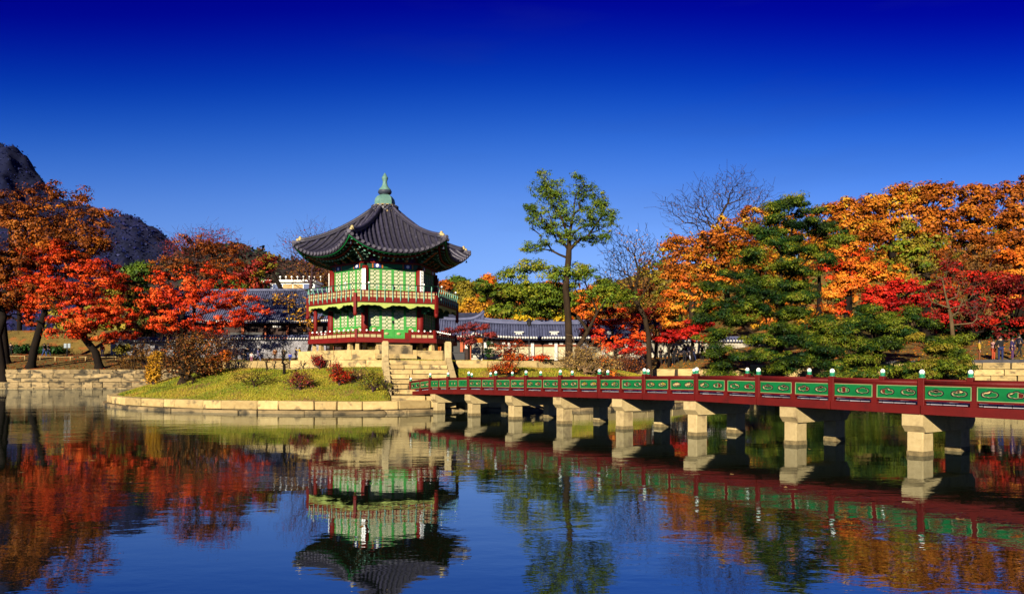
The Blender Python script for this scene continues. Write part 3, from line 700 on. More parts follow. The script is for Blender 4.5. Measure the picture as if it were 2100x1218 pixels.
# lattice doors
def door(W, H, low, motif=True):
    """returns (frame, paper, lattice, lower panel) meshes, origin at bottom centre, face towards -y"""
    f = .062; fr = MB()
    for s_ in (-1, 1): fr.box((s_ * (W / 2 - f / 2), 0, H / 2), (f, .05, H))
    for z_ in (f / 2, low, H - f / 2): fr.box((0, 0, z_), (W - 2 * f, .048, f))
    pa = MB(); pa.box((0, .012, (low + H) / 2), (W - 2 * f, .008, H - low - f))
    lo = MB(); lo.box((0, .008, (f + low) / 2), (W - 2 * f, .02, low - f * 1.5))
    if motif:
        lo.lathe([(0.001, 0), (.12, 0), (.12, .006), (.001, .007)], 12, mi=1)
        bs = len(lo.v) - 48
        for i in range(bs, len(lo.v)):
            x, y, z = lo.v[i]; lo.v[i] = (x * (W / .62), -.003 - z, (f + low) / 2 + y * .62)
    la = MB(); z0_, z1_ = low + f / 2, H - f; xw = W / 2 - f; cells = 5; ch = (z1_ - z0_) / cells
    for i in range(cells):
        zc = z0_ + ch * (i + .5); r = min(ch, 2 * xw) * .36
        pts = [Vector((r * math.cos(a * PI / 4 + PI / 8), -.004, zc + r * math.sin(a * PI / 4 + PI / 8))) for a in range(8)]
        for a in range(8): la.bar(pts[a], pts[(a + 1) % 8], .021, .018)
        for sx_ in (-1, 1):
            la.bar((sx_ * r * .93, -.004, zc + r * .35), (sx_ * xw, -.004, zc + r * .35), .019, .018); la.bar((sx_ * r * .93, -.004, zc - r * .35), (sx_ * xw, -.004, zc - r * .35), .019, .018)
            la.bar((sx_ * r * .36, -.004, zc + r * .9), (sx_ * r * .36, -.004, zc + ch / 2), .021, .018); la.bar((sx_ * r * .36, -.004, zc - r * .9), (sx_ * r * .36, -.004, zc - ch / 2), .021, .018)
    return fr.mesh('door', M['green_door']), pa.mesh('paper', M['paper']), la.mesh('lattice', M['green_lat']), lo.mesh('lower_panel', [M['green_door'], M['cream']])
M['green_lat'] = mat('lattice_green', (0.05, 0.30, 0.07), (0.04, 0.24, 0.06), 5, .5)
def doorset(R, z0_, H, low, tallmid=0.0, ks=range(6)):
    inner = R - .36; W = inner / 4
    ms = door(W - .008, H, low); msl = door(W - .008, H + tallmid, low + tallmid * .5) if tallmid else None
    for k in ks:
        for i in range(4):
            mid = tallmid and k == 0 and i in (1, 2); mm_ = msl if mid else ms
            x = (i - 1.5) * W; p = facemat(k) @ Vector((x, -R * S3 + .02, z0_ - (tallmid if mid else 0)))
            d_ = link('door', mm_[0], pv, p, (0, 0, AZ0 + k * PI / 3))
            for nm, q in zip(('paper', 'lattice', 'lower_panel'), mm_[1:]): link(nm, q, d_)
doorset(3.0, 3.88, 1.28, .30, .34)
doorset(2.92, 5.92, 1.38, .24)
mb = MB(); mb.box((0, 0, 0), (2.7, .14, .40)); facerep(mb, 'sill', M['red'], (1, 2, 3, 4, 5), y=-3.0 * S3 + .03, z=3.67)
for s_ in (-1, 1):
    mb = MB(); mb.box((0, 0, 0), (.66, .14, .40)); facerep(mb, 'sill', M['red'], (0,), x=s_ * .98, y=-3.0 * S3 + .03, z=3.67)
mb = MB(); mb.box((0, 0, 0), (2.8, .16, .25)); facerep(mb, 'lintel', M['green_dark'], y=-3.0 * S3 + .03, z=5.29)
mb = MB(); mb.box((0, 0, 0), (2.6, .14, .26)); facerep(mb, 'sill', M['green_door'], y=-2.92 * S3 + .03, z=5.78)
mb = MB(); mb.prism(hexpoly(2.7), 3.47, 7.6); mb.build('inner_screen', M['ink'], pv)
# latch
for k, z_ in ((0, 4.45), (0, 6.35)):
    mb = MB(); mb.box((0, 0, 0), (.09, .03, .12)); mb.box((0, 0, -.1), (.03, .03, .1)); facerep(mb, 'latch', M['ink'], (k,), y=-3.0 * S3 - .03, z=z_)
# balcony
mb = MB(); mb.prism(hexpoly(4.1), 5.36, 5.56); mb.build('balcony_floor', M['red_dark'], pv)
RB_ = 4.26
mb = MB(); mb.box((0, 0, 0), (RB_ + .04, .13, .23)); facerep(mb, 'balcony_beam', M['red'], y=-RB_ * S3, z=5.49)
# scalloped valance
n = 60; pts = []
for i in range(n + 1):
    x = -2.1 + 4.2 * i / n; u = (x + 2.1) / 4.2
    big = 0
    for c0 in (0.0, .36, .68, 1.0): big = max(big, 1 - abs(u - c0) / .075)
    z_ = -.13 - .035 * abs(math.sin(u * PI * 13)) - .16 * max(0, big) ** .8
    pts.append((x, z_))
mb = MB(); vs = []
for y_ in (-.018, .018):
    vs += [(x, y_, 0) for x, _ in pts] + [(x, y_, z_) for x, z_ in pts]
k_ = n + 1; fs = []
for i in range(n):
    fs += [(i, k_ + i, k_ + i + 1, i + 1), (2 * k_ + i, 2 * k_ + i + 1, 3 * k_ + i + 1, 3 * k_ + i), (k_ + i, 3 * k_ + i, 3 * k_ + i + 1, k_ + i + 1)]
mb.add(vs, fs); facerep(mb, 'valance', M['lime'], y=-RB_ * S3 + .02, z=5.375)
for k in range(6):
    v_ = vert(k, RB_ + .02); mb = MB(); mb.box((0, 0, 5.33), (.15, .15, 1.0)); mb.lathe([(.10, 4.83), (.12, 4.75), (.07, 4.66), (.001, 4.62)], 8)
    mb.build('corner_post', M['red'], pv, (v_.x, v_.y, 0), (0, 0, AZ0 + (k + .5) * PI / 3))
# upper rail: three red rails, two rows of cream cells
for z_, h_ in ((5.62, .05), (5.80, .035), (5.98, .05)):
    mb = MB(); mb.box((0, 0, 0), (RB_ - .12, .055, h_)); facerep(mb, 'rail', M['red'], y=-RB_ * S3, z=z_)
NC = 10; w_ = (RB_ - .12) / NC
mb = MB(); mb.box((0, 0, 0), (w_ - .045, .022, .145)); cell = mb.mesh('rail_panel', M['cream'])
for r_ in range(2):
    for i in range(NC): facerep(cell, 'rail_panel', None, x=(i + .5) * w_ - (RB_ - .12) / 2, y=-RB_ * S3, z=5.713 + r_ * .178)
mb = MB(); mb.box((0, 0, 0), (.05, .06, .42)); bal = mb.mesh('baluster', M['red'])
for i in range(1, NC): facerep(bal, 'baluster', None, x=i * w_ - (RB_ - .12) / 2, y=-RB_ * S3, z=5.81)
# curved rail brackets that carry the round handrail
mb = MB(); mb.tube([(0, -.075, 5.42), (0, -.10, 5.62), (0, -.07, 5.80), (0, -.075, 5.98), (0, -.13, 6.14), (0, -.12, 6.27)], [.02, .036, .018, .017, .032, .02], 6)
brk = mb.mesh('rail_bracket', M['cyan'])
for i in range(NC): facerep(brk, 'rail_bracket', None, x=(i + .5) * w_ - (RB_ - .12) / 2, y=-RB_ * S3)
mb = MB(); mb.tube([(-2.24, -.12, 6.30), (2.24, -.12, 6.30)], .024, 8); facerep(mb, 'handrail', M['green_dark'], y=-RB_ * S3)
for i in (1, 8): facerep(knob, 'knob', None, x=(i + .5) * w_ - (RB_ - .12) / 2, y=-RB_ * S3 - .12, z=6.32)
# brackets under the balcony
mb = MB()
for i, (o_, z_, h_) in enumerate(((.35, 4.95, .12), (.65, 5.08, .13), (.95, 5.22, .13))): mb.box((0, -o_ / 2, z_), (.14, o_, h_))
bb = mb.mesh('balcony_bracket', M['green_dark'])
for k in range(6): v_ = vert(k, 3.1); link('balcony_bracket', bb, pv, (v_.x, v_.y, 0), (0, 0, AZ0 + (k + .5) * PI / 3))
for x_ in (-.75, 0, .75): facerep(bb, 'balcony_bracket', None, x=x_, y=-3.02 * S3, z=.06)
# vertical verse boards on the upper columns, brush strokes in ink
rs = random.Random(11)
for k in range(6):
    v_ = vert(k, 3.13); bd_ = MB(); bd_.box((0, 0, 6.63), (.235, .03, 1.22), bev=.006)
    o = bd_.build('verse_board', M['white'], pv, (v_.x, v_.y, 0), (0, 0, AZ0 + (k + (0.32 if k in (5,) else .5)) * PI / 3))
    st = MB()
    for j in range(7):
        zc = 7.12 - j * .165
        for q in range(4):
            x0_, zz = rs.uniform(-.06, .02), zc + (q - 1.5) * .028
            st.bar((x0_, -.019, zz), (x0_ + rs.uniform(.03, .07), -.019, zz + rs.uniform(-.012, .012)), .006, .012)
        st.bar((rs.uniform(-.02, .02), -.018, zc + .055), (rs.uniform(-.03, .03), -.018, zc - .055), .006, .012)
    st.build('brush_writing', M['ink'], o)
# painted tie beam, zones of colour as raised boards
mb = MB(); mb.box((0, 0, 7.44), (2.75, .16, .27)); ob = facerep(mb, 'tie_beam', M['green_dark'], y=-2.92 * S3)
mb2 = MB(); mb2.box((0, -.085, 7.44), (1.02, .012, .17)); a_ = mb2.mesh('painted_field', M['green'])
mb3 = MB(); mb3.box((0, -.085, 7.44), (.06, .014, .25)); b3 = mb3.mesh('painted_band', M['orange'])
mb4 = MB(); mb4.box((0, -.085, 7.44), (.34, .012, .22)); b4 = mb4.mesh('painted_field', M['blue'])
mb5 = MB(); mb5.lathe([(.001, 0), (.09, 0), (.09, .02), (.001, .022)], 10); 
for i in range(len(mb5.v)): x, y, z = mb5.v[i]; mb5.v[i] = (x, -.092 - z * .3, 7.44 + y)
b5 = mb5.mesh('painted_flower', M['white'])
for o in ob:
    link('painted_field', a_, o)
    for s_ in (-1, 1):
        link('painted_band', b3, o, (s_ * .56, 0, 0)); link('painted_field', b4, o, (s_ * .82, 0, 0)); link('painted_band', b3, o, (s_ * 1.08, 0, 0)); link('painted_flower', b5, o, (s_ * .82, 0, 0))
mb = MB(); mb.box((0, 0, 7.62), (3.1, .26, .09)); facerep(mb, 'cap_beam', M['red'], y=-2.92 * S3)
# wall boards between brackets (violet) and corbel clusters
mb = MB(); mb.box((0, .05, 7.88), (2.8, .06, .44)); facerep(mb, 'frieze_board', M['red_dark'], y=-2.92 * S3)
mb = MB(); mb.lathe([(.001, 0), (.24, 0), (.24, .03), (.001, .032)], 14)
for i in range(len(mb.v)): x, y, z = mb.v[i]; mb.v[i] = (x, .015 - z, 7.80 + y * .5)
fr_ = mb.mesh('frieze_panel', M['purple'])
for x_ in (-1.02, -.34, .34, 1.02): facerep(fr_, 'frieze_panel', None, x=x_, y=-2.92 * S3)
def corbel(big):
    c = MB(); L = [(.22, 7.70), (.42, 7.82), (.64, 7.94), (.86, 8.06)]
    for i, (o_, z_) in enumerate(L):
        c.box((0, -o_ / 2 + .1, z_), (.10, o_ + .2, .085), 0); c.box((0, -o_, z_ + .035), (.20, .11, .05), 1)
        w_ = .34 + .16 * i * (1.2 if big else .7); c.box((0, -o_ * .55, z_ + .01), (w_, .07, .07), 0)
        c.add([(-.05, -o_ - .01, z_ - .03), (.05, -o_ - .01, z_ - .03), (.05, -o_ - .22, z_ + .05), (-.05, -o_ - .22, z_ + .05), (-.05, -o_ - .01, z_ + .04), (.05, -o_ - .01, z_ + .04)],
              [(0, 3, 2, 1), (4, 5, 2, 3), (0, 4, 3), (1, 2, 5)], 2)
    return c.mesh('corbel', [M['green_dark'], M['cyan'], M['orange']])
cb_, cs_ = corbel(True), corbel(False)
for k in range(6): v_ = vert(k, 3.0); link('corbel', cb_, pv, (v_.x, v_.y, 0), (0, 0, AZ0 + (k + .5) * PI / 3), (1.25, 1.25, 1))
for x_ in (-.72, 0, .72): facerep(cs_, 'corbel', None, x=x_, y=-2.92 * S3)

# roof geometry, one side: T(s) at the drum, E(s) at the eave
ZT = 10.86
def eave(s):
    e = abs(s) ** 2.3
    return Vector((s * 2.56, -(4.12 + .31 * e), 8.02 + .80 * abs(s) ** 2.5))
def surf(s, v):
    E_ = eave(s); T_ = Vector((s * .36, -.62, ZT)); h = 1 - (1 - v) ** (1.5 + .25 * s * s)
    return Vector((T_.x + (E_.x - T_.x) * v, T_.y + (E_.y - T_.y) * v, ZT + (E_.z - ZT) * h))
def surf_at(x, y):
    s, v = 0, .5
    for _ in range(12):
        v = max(0, min(1, (-y - .62) / (-eave(s).y - .62))); s = max(-1, min(1, x / (.36 + 2.2 * v)))
    return surf(s, v), s, v
nu, nv = 28, 20; vs = []; fs = []
for j in range(nv + 1):
    for i in range(nu + 1): vs.append(surf(-1 + 2 * i / nu, j / nv))
for j in range(nv):
    for i in range(nu): a = j * (nu + 1) + i; fs.append((a, a + nu + 1, a + nu + 2, a + 1))
top = list(vs); nb = len(vs); vs += [p - Vector((0, 0, .10)) for p in top]
fs += [tuple(nb + i for i in reversed(f)) for f in list(fs)]
for i in range(nu): a = nv * (nu + 1) + i; fs.append((a, nb + a, nb + a + 1, a + 1))
mb = MB(); mb.add(vs, fs, 0, True); facerep(mb, 'roof_slope', M['tile_under'])
# rows of round tiles
NRW = 18; SPC = 5.06 / NRW
for i in range(NRW):
    x = -2.53 + SPC * (i + .5); s_e = x / 2.56; ye = eave(s_e).y - .05; yt = -max(.64, abs(x) / .5774 * 1.0 - .02)
    if ye > yt - .12: yt = ye + .12
    mb = MB(); n = max(2, int((yt - ye) / .13)); pts, rad = [], []
    for j in range(n + 1):
        y = yt + (ye - yt) * j / n; p, s_, v = surf_at(x, y); p = Vector((x, y, p.z + .035)); pts.append(p); rad.append(.076 if j % 2 else .088)
    mb.tube(pts, rad, 7); me = mb.mesh('tile_row', M['tile']); os_ = facerep(me, 'tile_row')
    d = (pts[-1] - pts[-2]).normalized(); e_ = MB(); e_.tube([pts[-1] - d * .03, pts[-1] + d * .04], .086, 10); em = e_.mesh('tile_end', M['tile_end'])
    for o in os_: link('tile_end', em, o)
    # curved trough tile lip between two rows
    # rafters: round ones with pale ends, square flying ones above
    E_ = eave(max(-1, min(1, x / 2.56)))
    zi = 8.30 + .1 * abs(s_e); inner = Vector((x * .72, -2.95 * S3, zi + .12 + .35 * abs(s_e) ** 3))
    tip = Vector((x * .985, E_.y + .22, E_.z - .155)); r_ = MB(); r_.tube([inner, tip], .05, 7, mi=0); dd = (tip - inner).normalized(); r_.tube([tip + dd * .001, tip + dd * .012], .044, 7, mi=1)
    facerep(r_, 'flying_rafter', [M['green_dark'], M['cyan']])
    tip2 = Vector((x * .90, E_.y + .62, E_.z - .30)); r_ = MB(); r_.tube([inner + Vector((0, .1, -.1)), tip2], .062, 8, mi=0); dd = (tip2 - inner).normalized(); r_.tube([tip2 + dd * .001, tip2 + dd * .012], .055, 8, mi=1)
    facerep(r_, 'rafter', [M['green_dark'], M['cyan']])
# eave boards following the curve
n = 24; mbE = MB(); mbE.tube([eave(-1 + 2 * i / n) + Vector((0, .09, -.11)) for i in range(n + 1)], .045, 4); facerep(mbE, 'eave_board', M['green'])
mbE = MB(); mbE.tube([Vector((eave(-1 + 2 * i / n).x * .93, eave(-1 + 2 * i / n).y + .5, eave(-1 + 2 * i / n).z - .20)) for i in range(n + 1)], .05, 4); facerep(mbE, 'eave_board', M['red'])
# soffit boarding
vs, fs = [], []
for i in range(25):
    s_ = -1 + i / 12; E_ = eave(s_); vs += [E_ + Vector((0, .12, -.085)), Vector((s_ * 1.5, -2.6 * S3 - .1, 8.62))]
for i in range(24): fs.append((2 * i, 2 * i + 2, 2 * i + 3, 2 * i + 1))
mb = MB(); mb.add(vs, fs); facerep(mb, 'soffit', M['red_dark'])
# hip ridges with end ornaments
for k in range(6):
    a = facemat(k); pts = [a @ (surf(1, v) + Vector((0, 0, .10))) for v in np.linspace(0, .90, 16)]
    mb = MB(); mb.tube(pts, [.10] * 16, 8); rd = mb.build('hip_ridge', M['tile'], pv)
    mb = MB(); mb.tube([p + Vector((0, 0, .11)) for p in pts], [.085] * 15 + [.09], 8); mb.build('ridge_cap', M['tile'], rd)
    mb = MB(); mb.tube([p + Vector((0, 0, .055)) for p in pts], [.125] * 16, 4); mb.build('ridge_course', M['tile_under'], rd)
    mb = MB(); pe = [a @ (surf(1, v) + Vector((0, 0, .05))) for v in np.linspace(.9, 1.0, 5)]; mb.tube(pe, .11, 8); mb.build('ridge_end', M['tile_end'], rd)
    p = pts[-1]; u = (pts[-1] - pts[-3]).normalized(); mb = MB()
    mb.lathe([(.001, -.04), (.09, -.02), (.12, .05), (.10, .12), (.08, .15), (.09, .18), (.05, .23), (.001, .25)], 8, c=(p.x, p.y, p.z + .04))
    q = p + u * .14; mb.lathe([(.001, -.10), (.08, -.06), (.10, .02), (.06, .10), (.001, .12)], 8, c=(q.x, q.y, q.z + .06)); mb.build('ridge_ornament', M['gold'], rd)
# drum of stacked tiles
dr = MB(); dr.lathe([(.66, 10.55), (.66, 10.95)], 12, smooth=False); drum = dr.build('roof_drum', M['granite_old'], pv)
for i in range(3):
    z_ = 10.93 + i * .115; rr = .68 + .05 * i; mb = MB()
    for j in range(18):
        a = 2 * PI * (j + .5 * (i % 2)) / 18; mb.tube([(rr * math.cos(a) * .7, rr * math.sin(a) * .7, z_), (rr * math.cos(a), rr * math.sin(a), z_)], .085, 6)
    mb.build('tile_ring', M['tile'], drum)
    mb = MB(); mb.lathe([(.001, z_ + .05), (rr - .03, z_ + .05), (rr - .03, z_ + .085), (.001, z_ + .085)], 12, smooth=False); mb.build('mortar_ring', M['granite'], drum)
# verdigris finial
mb = MB(); mb.lathe([(.54, 11.26), (.59, 11.30), (.59, 11.50), (.55, 11.66), (.44, 11.80), (.30, 11.88), (.26, 11.90)], 6, smooth=False, a0=AZ0); fin = mb.build('finial', M['copper'], pv)
mb = MB(); mb.lathe([(.26, 11.89), (.38, 11.99), (.40, 12.07), (.37, 12.14)], 12); mb.build('finial_ring', M['copper_dark'], fin)
mb = MB(); mb.lathe([(.37, 12.14), (.33, 12.22), (.21, 12.34), (.15, 12.46), (.12, 12.66), (.17, 12.80), (.18, 12.84)], 12); mb.build('finial_neck', M['copper'], fin)
mb = MB(); mb.lathe([(.18, 12.84), (.185, 12.88), (.12, 12.98), (.05, 13.12), (.001, 13.17)], 12); mb.build('finial_tip', M['copper'], fin)
# little wind bells
bell = MB().lathe([(.001, .12), (.03, .10), (.05, .02), (.06, 0)], 8).tube([(0, 0, .12), (0, 0, .30)], .006, 4).mesh('wind_bell', M['copper_dark'])
for k in range(6): v_ = vert(k, 4.85); link('wind_bell', bell, pv, (v_.x, v_.y, 8.25))
# ------------------------------------------------------------------ buildings beyond the pond
def tiled_roof(parent, A, Bp, dep, ze, zr, over=.9, pitch_rows=.30, mt=None, ends=True, back=True):
    """gable roof over the line A-B (front eave), ridge dep behind it; rows of tiles as real ribs"""
    mt = mt or M['tile_blue']; A, Bp = Vector(A), Vector(Bp); T = (Bp - A).normalized(); Nn = Vector((-T.y, T.x)); L = (Bp - A).length
    def pt(s, v, dz=0):
        p = A + T * s + Nn * (v * dep); h = ze + (zr - ze) * (v ** 1.25) + .35 * (abs(s / L * 2 - 1) ** 4) * (1 - .3 * v); return Vector((p.x, p.y, h + dz))
    nu, nv = 24, 8; vs, fs = [], []
    for j in range(nv + 1):
        for i in range(nu + 1): vs.append(pt(-over + (L + 2 * over) * i / nu, j / nv))
    for j in range(nv):
        for i in range(nu): a = j * (nu + 1) + i; fs.append((a, a + 1, a + nu + 2, a + nu + 1))
    mb = MB(); mb.add(vs, fs, 0, True)
    nb = len(vs); mb.add([p - Vector((0, 0, .22)) for p in vs], [tuple(reversed(f)) for f in fs], 0)
    mb.build('roof_slope', mt, parent)
    mb = MB(); k = int((L + 2 * over) / pitch_rows); me_ = MB()
    for i in range(k):
        s = -over + (i + .5) * pitch_rows; mb.tube([pt(s, v, .03) for v in (0, .25, .5, .75, 1)], .085, 5)
        if ends: p = pt(s, 0, .02); me_.tube([p - Vector((Nn.x, Nn.y, 0)) * .06, p + Vector((0, 0, 0))], .12, 7)
    o = mb.build('tile_ribs', mt, parent); o['kind'] = 'stuff'
    if ends:
        o = me_.build('eave_tile_ends', M['white_dot'], parent); o['kind'] = 'stuff'
    mb = MB(); mb.tube([pt(-over + (L + 2 * over) * i / 12, 1, .18) for i in range(13)], .22, 8); mb.build('roof_ridge', M['white_dot'] if ends == 'w' else mt, parent)
    if back:
        mb = MB(); q = [pt(-over, 1), pt(L + over, 1)]; d = Vector((Nn.x, Nn.y, 0)) * dep; r = [q[1] + d + Vector((0, 0, ze - zr)), q[0] + d + Vector((0, 0, ze - zr))]
        mb.add(q + r, [(0, 1, 2, 3)]); mb.build('roof_slope', mt, parent)
    return pt
M['white_dot'] = mat('lime_mortar', (0.78, 0.76, 0.70), (0.6, 0.58, 0.52), 5, .8)
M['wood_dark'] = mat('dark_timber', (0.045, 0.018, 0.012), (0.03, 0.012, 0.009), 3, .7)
M['orange_wood'] = mat('orange_red_timber', (0.50, 0.11, 0.025), (0.38, 0.08, 0.02), 3, .6)
M['greyblock'] = mat('grey_stone_blocks', (0.34, 0.33, 0.36), (0.22, 0.21, 0.23), 2, .9, .3, 20, island=.35)
M['paleblock'] = mat('pale_stone_blocks', (0.62, 0.56, 0.44), (0.48, 0.42, 0.32), 2, .9, .3, 20, island=.25)

def hall(name, label, A, Bp, dep, zg, ze, zr, bays, kind):
    e = empty(name, (A[0], A[1], 0)); tag(e, label, 'building'); inv_ = Vector((A[0], A[1], 0))
    A0, B0 = Vector((0, 0)), Vector(Bp) - Vector(A); T = (B0 - A0).normalized(); Nn = Vector((-T.y, T.x)); L = (B0 - A0).length; rz_ = math.atan2(T.y, T.x)
    tiled_roof(e, A0, B0, dep, ze, zr)
    def P3(s, n, z): p = A0 + T * s + Nn * n; return Vector((p.x, p.y, z))
    ov = 1.1
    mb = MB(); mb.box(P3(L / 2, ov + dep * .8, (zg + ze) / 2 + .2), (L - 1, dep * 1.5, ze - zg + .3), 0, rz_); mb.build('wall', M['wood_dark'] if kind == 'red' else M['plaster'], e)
    w = (L - 1) / bays
    for i in range(bays + 1):
        mb = MB(); mb.box(P3(.5 + w * i, ov + .02, (zg + ze) / 2), (.34, .3, ze - zg + .2), 0, rz_); mb.build('column', M['orange_wood'] if kind == 'red' else M['white_dot'], e)
    mb = MB(); mb.bar(P3(.2, ov - .1, ze - .25), P3(L - .2, ov - .1, ze - .25), .3, .3); mb.build('eave_beam', M['wood_dark'], e)
    mb = MB()
    for i in range(int(L / .5)): mb.bar(P3(.25 + .5 * i, .1, ze - .08), P3(.25 + .5 * i, ov + .1, ze + .15), .12)
    o = mb.build('rafters', M['wood_dark'], e); o['kind'] = 'stuff'
    for i in range(bays):
        c = .5 + w * (i + .5)
        if kind == 'red':
            if i % 3 == 2:
                mb = MB(); mb.box(P3(c, ov - .02, zg + 1.9), (w - .5, .12, 1.1), 0, rz_); f = mb.build('door', M['orange_wood'], e)
                mb = MB(); mb.box(P3(c, ov - .09, zg + 1.6), (w - .8, .03, .5), 0, rz_); mb.build('paper', M['white_dot'], f)
            else:
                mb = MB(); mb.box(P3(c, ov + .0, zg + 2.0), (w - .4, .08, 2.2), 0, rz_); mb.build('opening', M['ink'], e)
        else:
            mb = MB(); mb.box(P3(c, ov - .02, ze - .38), (w * .80, .12, .72), 0, rz_); f = mb.build('window', M['wood_dark'], e)
            for s_ in (-1, 1):
                if (i * 2 + s_) % 3: mb = MB(); mb.box(P3(c + s_ * w * .27, ov - .10, ze - .38), (w * .15, .04, .60), 0, rz_); mb.build('paper', M['white_dot'], f)
            mb = MB(); mb.box(P3(c, ov - .01, ze - .80), (w * .98, .14, .09), 0, rz_); mb.build('sill', M['orange_wood'], e)
    return e, P3, L
def bx(x, D): return (x - 1050) * D / F
# big blue-grey hall seen left of the pavilion
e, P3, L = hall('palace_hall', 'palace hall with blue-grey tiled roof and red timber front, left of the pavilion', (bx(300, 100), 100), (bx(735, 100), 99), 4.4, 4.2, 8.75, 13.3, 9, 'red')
mb = MB(); mb.box(P3(L * .62, .2, 8.05), (1.2, .06, .3), 0, 0); mb.build('name_board', M['ink'], e)
for i in range(4): mb = MB(); mb.box(P3(L * .62 - .42 + .28 * i, .16, 8.05), (.16, .02, .18), 0, 0); mb.build('gilt_character', M['white_dot'], e)
# long low hall right of the pavilion
e, P3, L = hall('long_hall', 'long low hall with dotted eaves and cream wall, right of the pavilion', (bx(985, 80), 80), (bx(1345, 80), 79.5), 3.6, 3.2, 5.55, 7.2, 7, 'cream')
for c_ in (4.2, 8.1, 14.0, 17.2): mb = MB(); mb.box(P3(c_, 1.3, 6.25), (1.05, .6, .12)); mb.box(P3(c_, 1.3, 6.0), (.7, .4, .5)); mb.build('chimney', M['white_dot'], e)
mb = MB(); mb.box(P3(11.4, 1.0, 4.1), (.9, .3, 1.5)); mb.build('grey_door', M['greyblock'], e)
e, P3, L = hall('gate_hall', 'small hall with raised tiled gable roof just right of the pavilion', (bx(895, 84), 84), (bx(975, 84), 84), 2.6, 3.2, 5.9, 7.9, 3, 'red')
e, P3, L = hall('rear_hall', 'narrow strip of tiled roof rising behind the long low hall', (bx(1000, 92), 92), (bx(1290, 92), 92), 2.6, 3.2, 6.9, 8.2, 6, 'red')
# white modern building on the slope
e = empty('modern_building', (bx(590, 170), 170, 0)); tag(e, 'flat roofed white modern building with window band on the hillside', 'building')
zt = at(0, 577, 170).z; zbm = at(0, 608, 170).z
mb = MB(); mb.box((0, 3, (zt + zbm) / 2 - 3), (12.5, 6, zt - zbm + 5)); mb.build('wall', M['white'], e)
mb = MB(); mb.box((0, 2.8, zt + .02), (13.4, 7, .5), bev=.12); mb.build('roof', M['white'], e)
mb = MB(); mb.box((.9, 3, zt - 2.6), (17.5, 7.4, .8)); mb.build('ledge', M['white'], e)
for i, mm_ in enumerate(('blue_glass', 'blue_glass', 'sand', 'sand', 'blue_glass')):
    if mm_ not in M: M[mm_] = mat(mm_, (0.10, 0.14, 0.30) if mm_ == 'blue_glass' else (0.62, 0.42, 0.18), None, 3, .2 if mm_ == 'blue_glass' else .8)
    mb = MB(); mb.box((-4.8 + 2.4 * i, -.05, zt - 1.3), (2.2, .2, 1.35)); mb.build('window' if mm_ == 'blue_glass' else 'wall_panel', M[mm_], e)
for i in range(9): mb = MB(); mb.tube([(-3.4 + 1.35 * i, 1, zt + .2), (-3.4 + 1.35 * i, 1, zt + .9)], .05, 5); mb.lathe([(.001, .3), (.22, .15), (.22, -.05), (.001, -.2)], 7, c=(-3.4 + 1.35 * i, 1, zt + 1.1)); mb.build('roof_lamp', M['white'], e)

# coped garden walls: blocks laid in courses
def coped_wall(label, x0, x1, D0, D1, zg, ztop, mblk, coping=True, bl=.62):
    A, Bp = Vector((bx(x0, D0), D0)), Vector((bx(x1, D1), D1)); T = (Bp - A).normalized(); L = (Bp - A).length; rz_ = math.atan2(T.y, T.x)
    e = empty('garden_wall', (A.x, A.y, 0), rz_); tag(e, label, 'wall')
    zc = ztop - (.45 if coping else 0)
    mb = MB(); mb.box((L / 2, .35, (zg + zc) / 2), (L, .4, zc - zg)); mb.build('core', M['joint'] if not coping else M['white_dot'], e)
    mb = MB(); n = int(round((zc - zg) / .30)); h = (zc - zg) / n; rs = random.Random(int(x0))
    for i in range(n):
        s = rs.uniform(0, .3)
        while s < L - .2:
            l = min(rs.uniform(bl * .7, bl * 1.25), L - s); mb.box((s + l / 2, .13, zg + h * (i + .5)), (l - .035, .06 + rs.uniform(0, .02), h - .035)); s += l
    o = mb.build('stone_blocks', mblk, e); o['kind'] = 'stuff'
    if coping:
        mb = MB(); mb.prism([(-.1, -.25), (L + .1, -.25), (L + .1, .95), (-.1, .95)], zc, zc + .14); mb.build('coping_bed', M['tile_blue'], e)
        mb = MB(); md = MB(); k = int(L / .34)
        for i in range(k):
            x = (i + .5) * L / k; mb.tube([(x, -.34, zc + .17), (x, .35, zc + .48)], .10, 5); md.lathe([(.001, 0), (.115, 0), (.115, .04), (.001, .045)], 7, c=(0, 0, 0))
            for q in range(len(md.v) - 28, len(md.v)): a_, b_, c_ = md.v[q]; md.v[q] = (x + a_, -.36 - c_, zc + .11 + b_)
        o = mb.build('coping_tiles', M['tile_blue'], e); o['kind'] = 'stuff'; o = md.build('coping_tile_ends', M['white_dot'], e); o['kind'] = 'stuff'
        mb = MB(); mb.tube([(0, .35, zc + .52), (L, .35, zc + .52)], .14, 6); mb.build('coping_ridge', M['tile_blue'], e)
    return e
coped_wall('grey stone block wall with tiled coping, left of the pavilion', 448, 668, 92, 92, 3.35, 6.35, M['greyblock'])
coped_wall('grey block wall glimpsed under the red maple on the left', 225, 445, 96, 93, 3.3, 6.2, M['greyblock'])
coped_wall('pale block wall behind the strollers, left of the big pine', 1282, 1700, 80, 82, 3.1, 5.6, M['paleblock'])
coped_wall('plain cream wall stub beside the gate hall', 966, 990, 77, 77, 3.0, 4.9, M['paleblock'], False)

# lamp post in front of the long hall
e = empty('lamp_post', (bx(1085, 76), 76, 3.0)); tag(e, 'thin black lamp post in front of the long cream hall', 'lamp post')
mb = MB(); mb.tube([(0, 0, 0), (0, 0, .5), (0, 0, 3.6)], [.09, .06, .045], 8); mb.build('pole', M['steel'], e)
mb = MB(); mb.lathe([(.05, 3.55), (.2, 3.7), (.26, 4.05), (.34, 4.1), (.06, 4.4), (.02, 4.5)], 6, smooth=False); mb.build('lantern', M['steel'], e)
